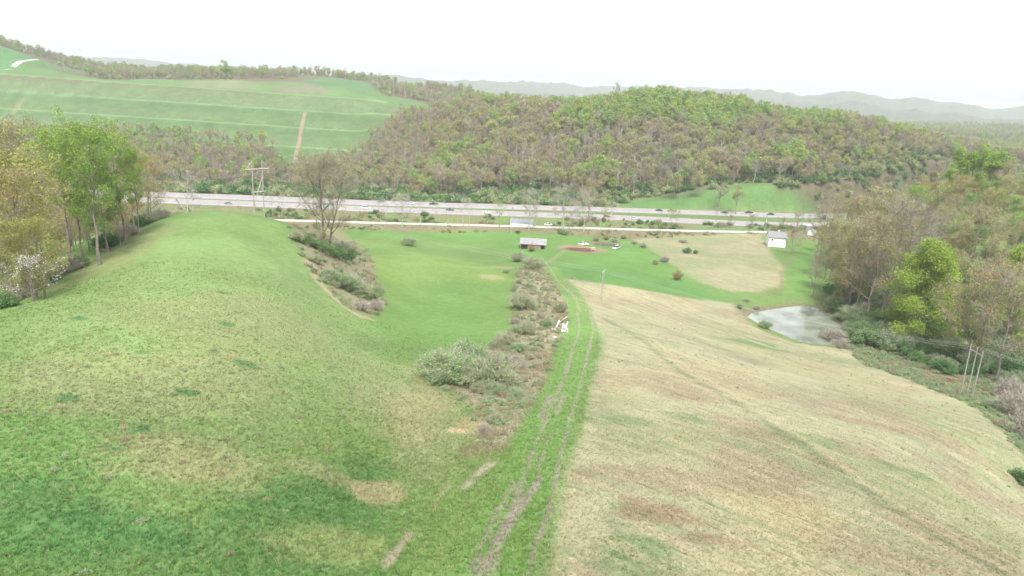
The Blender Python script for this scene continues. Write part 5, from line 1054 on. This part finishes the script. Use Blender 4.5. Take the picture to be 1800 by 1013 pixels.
def make_car(name, kind, col, x, y, z, rz, label, cat, group=None, s=1.0):
    t = thing(name, (x, y, z), label, cat, group, rz, (s, s, s)); P = paint(col)
    g = Geo(); L2 = {'sedan': 2.35, 'suv': 2.4, 'pickup': 2.8, 'van': 2.6}[kind]; W_ = 0.92 if kind != 'van' else 1.0
    bw = lambda z: W_*(0.93 if z < .35 else 1.0 if z < .85 else 0.94)
    top = {'sedan': .92, 'suv': 1.02, 'pickup': 1.05, 'van': 1.10}[kind]
    if kind == 'pickup':
        prof(g, [(-L2,.45),(-L2,1.02),(-L2+.05,1.06),(-.75,1.06),(-.70,.98),(1.15,1.02),(1.9,1.0),(2.65,.90),(L2,.70),(L2,.40),(2.4,.30),(-2.5,.32)], bw)
        gb = Geo(); box(gb, -L2+.12, -.85, -.72, .72, 1.0, 1.075); part('truck_bed', gb, M_TYRE, t)
        win = [(-.80,1.0),(-.72,1.58),(.35,1.60),(1.05,1.02)]; roof = (-.70, .34, 1.60)
    elif kind == 'van':
        prof(g, [(-L2,.40),(-L2,1.1),(-L2+.08,1.16),(1.25,1.16),(2.0,1.02),(2.5,.82),(L2,.62),(L2,.35),(2.3,.26),(-2.4,.28)], bw)
        win = [(-2.50,1.14),(-2.35,1.80),(.55,1.84),(1.45,1.12)]; roof = (-2.33, .55, 1.84)
    elif kind == 'suv':
        prof(g, [(-L2,.42),(-L2,.98),(-L2+.06,1.06),(.85,1.05),(1.5,1.0),(2.2,.90),(L2,.68),(L2,.40),(2.15,.28),(-2.2,.28)], bw)
        win = [(-2.25,1.03),(-1.95,1.62),(.05,1.66),(.95,1.02)]; roof = (-1.93, .05, 1.66)
    else:
        prof(g, [(-L2,.38),(-L2,.80),(-L2+.12,.93),(-1.5,.97),(.95,.93),(1.7,.86),(2.2,.74),(L2,.55),(L2,.34),(2.1,.22),(-2.15,.24)], bw)
        win = [(-1.75,.93),(-1.05,1.38),(.25,1.41),(1.15,.90)]; roof = (-1.03, .25, 1.41)
    part('body', g, P, t)
    z0, z1 = win[0][1], win[2][1]; g = Geo(); prof(g, win, lambda z: W_*(0.90-0.20*(z-z0)/(z1-z0))); part('windows', g, M_GLASS, t)
    g = Geo(); box(g, roof[0], roof[1], -W_*.69, W_*.69, roof[2]-.03, roof[2]+.035); box(g, (win[0][0]+win[1][0])/2+ (roof[1]-roof[0])*.45, (win[0][0]+win[1][0])/2+(roof[1]-roof[0])*.45+.09, -W_*.905, W_*.905, z0-.02, z0+.05); part('roof', g, P, t)
    for sx in (-1, 1):
        for sy in (-1, 1):
            g = Geo(); a = np.linspace(0, 2*np.pi, 15)[:-1]; wx = sx*L2*.62
            tube(g, [(wx, sy*(W_-.20), .34), (wx, sy*(W_+.01), .34)], [.34, .34], 12, 0, True); wo_ = part('wheel', g, M_TYRE, t)
            g = Geo(); tube(g, [(wx, sy*(W_-.05), .34), (wx, sy*(W_+.025), .34)], [.20, .20], 10, 0, True); part('rim', g, M_RIM, wo_)
    for sy in (-1, 1):
        zz = top*.74; g = Geo(); box(g, L2-.10, L2+.015, sy*.72-.16, sy*.72+.16, zz-.08, zz+.06); part('headlight', g, M_LAMP, t)
        g = Geo(); box(g, -L2-.015, -L2+.08, sy*.74-.13, sy*.74+.13, zz-.02, zz+.14); part('tail_light', g, M_TAIL, t)
    return t
CARS = [ # px, py, lane, kind, colour, label
    (75,331.5,'f','suv','white','white car on the far lanes at the left end of the highway'),(90,332.5,'f','sedan','grey','grey car right behind the white one at the left end of the highway'),
    (403,357.5,'n','sedan','grey','grey car on the near lanes left of the pylon'),(669,355,'f','suv','grey','grey car on the far lanes above the white van'),(722,358,'f','sedan','white','white car on the far lanes left of the black pickup'),
    (762,359,'f','pickup','black','black pickup on the far lanes in the middle of the highway'),(644,366,'n','van','white','white van on the near lanes right of the big tree'),(791,370,'n','suv','green','dark green car on the near lanes below the black pickup'),
    (856,374,'n','sedan','white','white car on the near lanes right of the dark green car'),(1157,369.5,'f','sedan','dark','black car on the far lanes left of the olive one'),(1181,371.5,'f','pickup','olive','olive brown pickup on the far lanes behind the yellow-green tree'),
    (1067,381,'n','sedan','red','reddish brown car on the near lanes between the thin trees'),(1113,384,'n','sedan','silver','silver car on the near lanes right of the reddish one'),(1274,374.5,'f','sedan','dark','dark car first of the three at the right part of the far lanes'),
    (1317,374.5,'f','pickup','black','black pickup between two dark cars at the right part of the far lanes'),(1356,377.5,'f','sedan','dark','dark car last of the three at the right part of the far lanes')]
for px, py, ln, kd_, cl, lab in CARS:
    line = FAR_LANE if ln == 'f' else NEAR_LANE; p = at_z(px, py+1.0, HZ+.14); i = int(np.argmin(np.hypot(line[:,0]-p[0], line[:,1]-p[1]))); i = min(max(i, 1), len(line)-2)
    d = line[i+1]-line[i-1]; rz = math.atan2(d[1], d[0]); n_ = np.array([-math.sin(rz), math.cos(rz)]); o_ = float(np.dot(p[:2]-line[i][:2], n_)); ln_o = 4.0*round(np.clip(o_, -4.2, 4.2)/4.0)
    q = p[:2]+n_*(ln_o-o_); rz += math.pi if ln == 'f' else 0
    nm = {'pickup': 'pickup_truck', 'van': 'van'}.get(kd_, 'car')
    make_car(nm, kd_, cl, q[0], q[1], HZ+.142, rz, lab, nm.replace('_', ' '), 'cars driving on the highway')
p = hit(1025, 431); make_car('pickup_truck', 'pickup', 'white', p[0], p[1], p[2]+.02, rad(8), 'white pickup parked on the meadow beside the reddish debris patch', 'pickup truck')
p = hit(1083, 438); make_car('van', 'van', 'silver', p[0], p[1], p[2]+.02, rad(-125), 'silver van parked on the meadow right of the brush heap', 'van')
p = at_z(964, 396.5, .75); make_car('car', 'sedan', 'white', p[0], p[1], .78, rad(-4), 'white car on the narrow side road', 'car')

M_WOOD = mat('weathered_boards', (0.20, 0.17, 0.145), .95, .1, noise=.25, nscale=2.5); M_TIN = mat('grey_tin_roof', (0.19, 0.185, 0.185), .55, .4, noise=.18, nscale=.8); M_WHITE = mat('white_siding', (0.58, 0.585, 0.59), .7, .2, noise=.06, nscale=1.2)
M_SHING = mat('grey_roof_sheet', (0.17, 0.165, 0.175), .7, .3, noise=.1, nscale=1.0); M_BLUE = mat('blue_grey_roof', (0.17, 0.185, 0.21), .5, .4, noise=.1, nscale=.7); M_BAYSHADE = mat('painted_bay_shade', (0.02, 0.018, 0.016), .95)
M_POLE = mat('weathered_pole', (0.27, 0.25, 0.225), .9, .1, noise=.2, nscale=1.2); M_WIRE = mat('aluminium_wire', (0.30, 0.31, 0.30), .6, .3); M_PORC = mat('grey_porcelain', (0.35, 0.36, 0.38), .3)
def gable_house(name, x, y, z, rz, L, D, hw, hr, wallm, roofm, label, cat, ov=.4, shade_bays=(), wins=(), chim=None, ribs=True):
    """long side along local x, front facing -y"""
    t = thing(name, (x, y, z), label, cat, None, rz); g = Geo(); a, b = L/2, D/2
    V = [(-a,-b,-.8),(a,-b,-.8),(a,b,-.8),(-a,b,-.8),(-a,-b,hw),(a,-b,hw),(a,b,hw),(-a,b,hw),(-a,0,hw+hr),(a,0,hw+hr)]
    g.add(V, [(0,1,5,4),(2,3,7,6),(1,2,6,5),(3,0,4,7)], [(5,6,9),(7,4,8)]); part('wall', g, wallm, t)
    g = Geo(); sl = hr/b; th = .12
    for s in (-1, 1):
        q = [(-a-ov, 0, hw+hr+.06), (a+ov, 0, hw+hr+.06), (a+ov, s*(b+ov), hw-ov*sl+.06), (-a-ov, s*(b+ov), hw-ov*sl+.06)]
        V = q+[(p[0], p[1], p[2]+th) for p in q]; F = [(0,1,2,3),(7,6,5,4),(0,4,5,1),(1,5,6,2),(2,6,7,3),(3,7,4,0)]; g.add(V, F)
        if ribs:
            for xx in np.arange(-a-ov+.5, a+ov-.1, .9):
                q = [(xx, 0, hw+hr+.05+th), (xx+.06, 0, hw+hr+.05+th), (xx+.06, s*(b+ov), hw-ov*sl+.05+th), (xx, s*(b+ov), hw-ov*sl+.05+th)]; V = q+[(p[0], p[1], p[2]+.06) for p in q]; g.add(V, F)
    r = part('roof', g, roofm, t)
    if chim: g = Geo(); box(g, chim[0]-.4, chim[0]+.4, chim[1]-.4, chim[1]+.4, hw, hw+hr+chim[2]); part('chimney', g, wallm, r)
    for (x0, x1, z0, z1) in shade_bays: g = Geo(); box(g, x0, x1, -b-.012, -b+.3, z0, z1); part('bay_shade_panel', g, M_BAYSHADE, t)  # near-black panels on the closed wall paint the shade inside open bays
    for (x0, z0, w_, h_) in wins:
        g = Geo()
        for q in ((x0-.1, x0, z0-.1, z0+h_+.1), (x0+w_, x0+w_+.1, z0-.1, z0+h_+.1), (x0, x0+w_, z0-.1, z0), (x0, x0+w_, z0+h_, z0+h_+.1)): box(g, q[0], q[1], -b-.05, -b+.02, q[2], q[3])
        wn = part('window', g, M_WHITE, t); g = Geo(); box(g, x0, x0+w_, -b-.02, -b+.015, z0, z0+h_); part('pane', g, M_GLASS, wn)
    return t
p = hit(937, 437); gable_house('barn', p[0], p[1]+2.2, p[2], rad(-2), 12.4, 7.4, 2.5, 2.1, M_WOOD, M_TIN, 'weathered open shed with pale tin roof behind the silvery shrubs', 'shed', .45, [(-5.9,-2.6,-.5,2.0),(-2.2,.8,-.5,2.0),(3.8,5.8,-.5,2.1)])
p = hit(1367, 435); gable_house('house', p[0], p[1]+4, p[2], rad(-9), 9.2, 7.6, 5.4, 2.6, M_WHITE, M_SHING, 'white two storey house with grey roof beside the spreading leafless tree', 'house', .35, wins=[(-3.2,3.4,.75,1.1)], chim=(.9, .4, .9), ribs=False)
p = hit(1427, 414); gable_house('shed', p[0], p[1]+2.5, p[2], rad(82), 6.0, 4.6, 3.0, 1.5, M_WHITE, M_SHING, 'small white gabled shed to the right of the white house', 'shed', .25, ribs=False)
_sh = THINGS[-1]
g = Geo(); box(g, -3.03, -3.0+.02, -.32, .32, 2.1, 3.1); part('window', g, M_GLASS, _sh)
p = hit(1418, 402); gable_house('trailer', p[0], p[1]+1, p[2], rad(-4), 5.4, 2.4, 2.0, .35, M_WHITE, M_WHITE, 'low white trailer with flat white roof between white shed and highway', 'trailer', .1, ribs=False)
p = hit(917, 398); gable_house('farm_building', p[0], p[1]+5.5, 0.6, rad(-3), 13.0, 9.0, 1.6, 1.6, M_WHITE, M_BLUE, 'low building with blue-grey metal roof beside the narrow side road', 'building', .3)

# heap of branches and a small trailer on the reddish debris patch
def sticks(name, x, y, R, n, L0, r0, h, m, label, cat, seed=1):
    rs = np.random.default_rng(seed); g = Geo()
    for i in range(n):
        a = rs.uniform(0, 6.28); rr = R*math.sqrt(rs.uniform(0, 1)); c = np.array([x+rr*math.cos(a)*1.7, y+rr*math.sin(a), 0]); c[2] = rs.uniform(.1, h*(1-rr/R*.7)+.12)
        b = rs.uniform(0, 6.28); d = np.array([math.cos(b), math.sin(b), rs.uniform(-.2, .3)])*L0*rs.uniform(.4, 1)/2; tube(g, [c-d, c+d*.2+rs.normal(size=3)*.06, c+d], [r0, r0*.7, r0*.35], 4)
    z = gz(x, y); g.V = [v-np.array([x, y, 0]) for v in g.V]
    return link(name, g.mesh(name, [m]), None, (x, y, z), label=label, category=cat)
p = hit(1018, 440); M_DEAD = mat('dead_red_wood', (0.17, 0.085, 0.065), .95, noise=.3, nscale=1.0); sticks('brush_pile', p[0], p[1], 4.2, 420, 2.4, .05, 1.1, M_DEAD, 'wide heap of reddish dead branches on the bare patch in the meadow', 'brush pile')
p = hit(1066, 431); sticks('brush_pile', p[0], p[1], 4.0, 360, 2.6, .05, 1.4, BARK, 'grey brown heap of branches left of the silver van', 'brush pile', 4)
p = hit(1655, 668); sticks('brush_pile', p[0], p[1], 2.0, 160, 2.2, .035, .5, M_DEAD, 'reddish fallen branches at the edge of the tan field left of the three poles', 'brush pile', 5)
p = hit(1041, 441); t = thing('utility_trailer', (p[0], p[1], p[2]), 'small pinkish box trailer standing in the reddish debris', 'trailer', None, rad(25))
g = Geo(); box(g, -1.3, 1.3, -.8, .8, .45, 1.5); box(g, -1.36, 1.36, -.86, .86, 1.5, 1.6); part('box', g, paint('pinkish'), t); g = Geo(); tube(g, [(1.3, 0, .5), (2.3, 0, .45)], [.05, .05], 6, 0, True); part('drawbar', g, M_POLE, t)
for sy in (-1, 1): g = Geo(); tube(g, [(0, sy*.80, .33), (0, sy*.98, .33)], [.33, .33], 12, 0, True); part('wheel', g, M_TYRE, t)

# white planks lying by the track
M_PLANK = mat('white_plank', (0.62, 0.62, 0.60), .6, .3, noise=.08, nscale=2.0); M_PLG = mat('grey_pink_sheet', (0.40, 0.34, 0.33), .8, .2, noise=.15, nscale=2.0)
for a, b, wd, th, m, z_, lab in (((983.7,563.7),(976.2,581.2),.30,.24,M_PLANK,.25,'thick white post lying slanted, longest of the white pile by the track'),((969.8,579.0),(977.5,582),.42,.28,M_PLANK,.12,'short white block across the foot of the slanted white post'),
    ((997,559.5),(982.5,570),.14,.12,M_PLANK,.40,'thin pale beam leaning from the slanted post to the upper right'),((989.6,570.8),(987.9,586),.26,.14,M_PLANK,.28,'white plank left of the grey sheet'),((997.6,568),(993.8,583),.22,.14,M_PLANK,.30,'white plank at the right side of the grey sheet'),
    ((997.5,578.5),(997.2,585.5),.22,.14,M_PLANK,.12,'short white plank at the right end of the pile'),((991.3,571.5),(991,585),.95,.05,M_PLG,.14,'grey pinkish flat sheet between the white planks')):
    A_ = hit(*a); B_ = hit(*b); c = (A_+B_)/2; L_ = np.linalg.norm((B_-A_)[:2]); g = Geo(); box(g, -L_/2, L_/2, -wd/2, wd/2, -th/2, th/2)
    o = link('plank', g.mesh('plank', [m]), None, (c[0], c[1], c[2]+z_+.05), label=lab, category='plank', group='white planks piled by the track'); o.rotation_euler = (0, -math.atan2(B_[2]-A_[2], L_), math.atan2(B_[1]-A_[1], B_[0]-A_[0]))
def rock(px, py, r, lab, m, seed):
    rs = np.random.default_rng(seed); bm = bmesh.new(); bmesh.ops.create_icosphere(bm, subdivisions=2, radius=r)
    for v in bm.verts: v.co *= 1+rs.uniform(-.14, .14); v.co.z *= .6
    me = bpy.data.meshes.new('rock'); bm.to_mesh(me); bm.free(); me.materials.append(m); p = hit(px, py); link('rock', me, None, (p[0], p[1], p[2]+r*.25), label=lab, category='rock', group='pale rocks near the white planks')
M_ROCK = mat('pale_rock', (0.33, 0.32, 0.28), .9, noise=.15, nscale=2.0)
for i, (px, py, r, lab) in enumerate(((975,594,.50,'largest pale rock below the white planks'),(966,599,.32,'small pale rock lower left of the largest rock'),(980,600,.28,'small pale rock under the largest pale rock'),(973,566,.24,'small pale rock left of the slanted white post'))): rock(px, py, r, lab, M_ROCK, i)

# poles and wires
def pole_geo(g, p0, p1, r0=.19, r1=.12): tube(g, [p0, tuple((np.array(p0)+np.array(p1))/2), p1], [r0, (r0+r1)/2, r1], 9, 0, True)
def bar(g, a, b, r=.09): tube(g, [a, b], [r, r], 5, 0, True)
# H-frame behind the knoll
hx = at_y(453.5, 330, 252); hx0, hy0 = hx[0], hx[1]; hz0 = gz(hx0, hy0); top = at_y(453.5, 283.5, 252)[2]-hz0
A = np.array([.66, .75, 0]); t = thing('power_pylon', (hx0, hy0, hz0), 'wooden H-frame pylon with two cross arms rising behind the grassy knoll', 'pylon')
for s in (-1, 1):
    g = Geo(); q = A*1.95*s; pole_geo(g, (q[0], q[1], -1), (q[0], q[1], top), .26, .17); part('pole', g, M_POLE, t)
zu = top-2.9; zl = top-11.2; g = Geo(); bar(g, tuple(-A*4.6+np.array([0, 0, zu])), tuple(A*4.6+np.array([0, 0, zu])), .30); part('cross_arm', g, M_POLE, t)
g = Geo(); bar(g, tuple(-A*2.6+np.array([0, 0, zl])), tuple(A*2.6+np.array([0, 0, zl])), .30); part('cross_arm', g, M_POLE, t)
for s in (-1, 1): g = Geo(); bar(g, tuple(A*4.3*s+np.array([0, 0, zu+.1])), tuple(A*1.95*s+np.array([0, 0, top-.2])), .19); part('brace', g, M_POLE, t)
g = Geo(); bar(g, tuple(A*1.9+np.array([0, 0, zl+5.4])), tuple(-A*.2+np.array([0, 0, zl])), .19); part('brace', g, M_POLE, t); g = Geo(); bar(g, tuple(-A*.2+np.array([0, 0, zl])), tuple(-A*1.9+np.array([0, 0, zl-5.4])), .19); part('brace', g, M_POLE, t)
HU = []; HL = []
for k in (-1, 0, 1):
    b_ = A*4.3*k+np.array([0, 0, zu]); g = Geo(); tube(g, [tuple(b_), tuple(b_-np.array([0, 0, 1.5]))], [.09, .09], 6, 0, True); part('insulator', g, M_PORC, t); HU.append(np.array([hx0, hy0, hz0])+b_-np.array([0, 0, 1.5]))
    b_ = A*2.4*k+np.array([0, 0, zl]); g = Geo(); tube(g, [tuple(b_), tuple(b_-np.array([0, 0, .8]))], [.08, .08], 6, 0, True); part('insulator', g, M_PORC, t); HL.append(np.array([hx0, hy0, hz0])+b_-np.array([0, 0, .8]))
# two-pole support on the tan field
p = hit(1057, 526); hh_ = at_y(1057.5, 476, p[1])[2]-p[2]; t = thing('utility_pole', tuple(p), 'slim double pole with cross arm standing at the edge of the tan field', 'utility pole'); T2 = []
for dx, dy in ((-.35, -1.1), (.35, 1.1)): g = Geo(); pole_geo(g, (dx, dy, -1), (dx, dy, hh_), .12, .09); part('pole', g, M_POLE, t)
g = Geo(); bar(g, (-.7, -2.3, hh_-.3), (.7, 2.3, hh_-.3), .12); part('cross_arm', g, M_POLE, t)
for k in (-1, 0, 1): g = Geo(); tube(g, [(.65*k, 2.1*k, hh_-.2), (.65*k, 2.1*k, hh_+.25)], [.07, .05], 6, 0, True); part('insulator', g, M_PORC, t); T2.append(np.array([p[0]+.65*k, p[1]+2.1*k, p[2]+hh_+.25]))
# three poles by the creek
b0 = hit(1700, 694); t = thing('utility_pole', tuple(b0), 'group of three tall bare poles joined at the top beside the creek', 'utility pole'); T3 = []; prev = None
for (bx_, by_), (tx_, ty_), dy in (((1690, 689), (1706.7, 608), 0), ((1700, 693), (1718, 613.5), -.4), ((1708, 702), (1727.8, 619.6), -1.4)):
    b_ = at_y(bx_, by_, b0[1]+dy); tp = at_y(tx_, ty_, b0[1]+dy); b_ = np.array([b_[0], b_[1], gz(b_[0], b_[1])-.5]); bb = np.array([(b_[0]+tp[0])/2+(b_[0]-tp[0])*.35, b_[1], b_[2]])
    g = Geo(); pole_geo(g, tuple(bb-b0), tuple(tp-b0), .16, .11); part('pole', g, M_POLE, t)
    g = Geo(); tube(g, [tuple(tp-b0), tuple(tp-b0+np.array([0, 0, .35]))], [.08, .06], 6, 0, True); part('insulator', g, M_PORC, t)
    if prev is not None: g = Geo(); bar(g, tuple(prev-b0-np.array([0, 0, .9])), tuple(tp-b0-np.array([0, 0, .9])), .09); part('cross_arm', g, M_POLE, t)
    prev = tp; T3.append(tp+np.array([0, 0, .35]))
def wire(pts, sag, lab, r=.017, grp=None):
    g = Geo(); path = []
    for a, b, s_ in zip(pts[:-1], pts[1:], sag):
        u = np.linspace(0, 1, 25)[:-1]; path += [a+(b-a)*x-np.array([0, 0, 4*s_*x*(1-x)]) for x in u]
    path.append(pts[-1]); P_ = np.array(path); o0 = P_[0].copy(); tube(g, P_-o0, np.full(len(P_), r), 4, 0, True)
    o = link('power_line', g.mesh('power_line', [M_WIRE], True), None, tuple(o0), label=lab, category='power line'); 
    if grp: o['group'] = grp
nm_ = ['left', 'middle', 'right']
for k in range(3):
    end3 = T3[k]; off3 = end3+np.array([70, -95, -2.0]); wire([HL[k], T2[k], end3, off3], [3.0, 2.6, 1.2], ['wire hung nearest the viewer from the H-frame pylon over the valley to the three poles', 'middle wire from the H-frame pylon over the valley to the three poles', 'farthest wire from the H-frame pylon over the valley to the three poles'][k], grp='wires crossing the valley meadow')
lp = at_y(866, 327, 486)
for k in range(3): wire([at_y(-150, 322+3*k, 330), HU[k], lp+np.array([0, k*.6, -.5*k])], [3.5, 7.0], ['upper wire on the near end of the pylon arm, crossing the highway', 'upper wire in the middle of the pylon arm, crossing the highway', 'upper wire on the far end of the pylon arm, crossing the highway'][k], grp='wires crossing the highway')
def simple_pole(pxb, pyb, pyt, lab, arm=1.1, m=None, white=False, zc=None, Yd=None):
    b_ = hit(pxb, pyb) if Yd is None else None
    if b_ is None: q = at_y(pxb, pyb, Yd); b_ = np.array([q[0], q[1], gz(q[0], q[1])])
    h = max(5.0, at_y(pxb, pyt, b_[1])[2]-b_[2]); t = thing('utility_pole', tuple(b_), lab, 'utility pole'); g = Geo(); pole_geo(g, (0, 0, -1), (0, 0, h), .20, .14); part('pole', g, m or M_POLE, t)
    g = Geo(); bar(g, (-arm, .18, h-.8), (arm, .18, h-.8), .08); part('cross_arm', g, M_POLE, t)
    if white: g = Geo(); tube(g, [(0, -.35, h*.55), (0, -.35, h*.55+1.2)], [.28, .28], 8, 0, True); part('transformer', g, M_WHITE, t)
    return b_, h
P1, h1 = simple_pole(608, 399, 362, 'pale utility pole between the big tree and the white van'); P2, h2 = simple_pole(1054, 414, 382, 'pale utility pole right of the pale crowned tree by the side road')
P3_, h3 = simple_pole(1344, 407, 376, 'utility pole with white transformer left of the white house', white=True); P4, h4 = simple_pole(866, 358, 327, 'slim pale pole beyond the highway left of the middle', Yd=486)
p5_ = at_y(2050, 446, 215)
for k in range(3): wire([P3_+np.array([0, 0, h3-.4*k]), p5_+np.array([0, 0, .5-.9*k])], [3.0+.1*k], ['top wire running from the house pole across the right woods', 'middle wire running from the house pole across the right woods', 'lowest wire running from the house pole across the right woods'][k], grp='wires across the right woods')
# ------------------------------------------------------------------ haze
me = bpy.data.meshes.new('haze'); bm = bmesh.new(); bmesh.ops.create_cube(bm, size=1.0); bm.to_mesh(me); bm.free()
zlo = float(GV[:,2].min())-1.0; zhi = max(float(GV[:,2].max())+26.0, 215.0)
hz = link('haze', me, kind='stuff'); hz.scale = (18900, 18900, zhi-zlo); hz.location = (0, 0, (zhi+zlo)/2)
mh = bpy.data.materials.new('thin_air'); mh.use_nodes = True; N = mh.node_tree; N.nodes.remove(N.nodes['Principled BSDF'])
pv = N.nodes.new('ShaderNodeVolumePrincipled'); pv.inputs['Density'].default_value = 1.15e-4; pv.inputs['Color'].default_value = (0.90, 0.95, 1.0, 1); pv.inputs['Anisotropy'].default_value = 0.2
N.links.new(pv.outputs[0], N.nodes['Material Output'].inputs['Volume']); me.materials.append(mh)
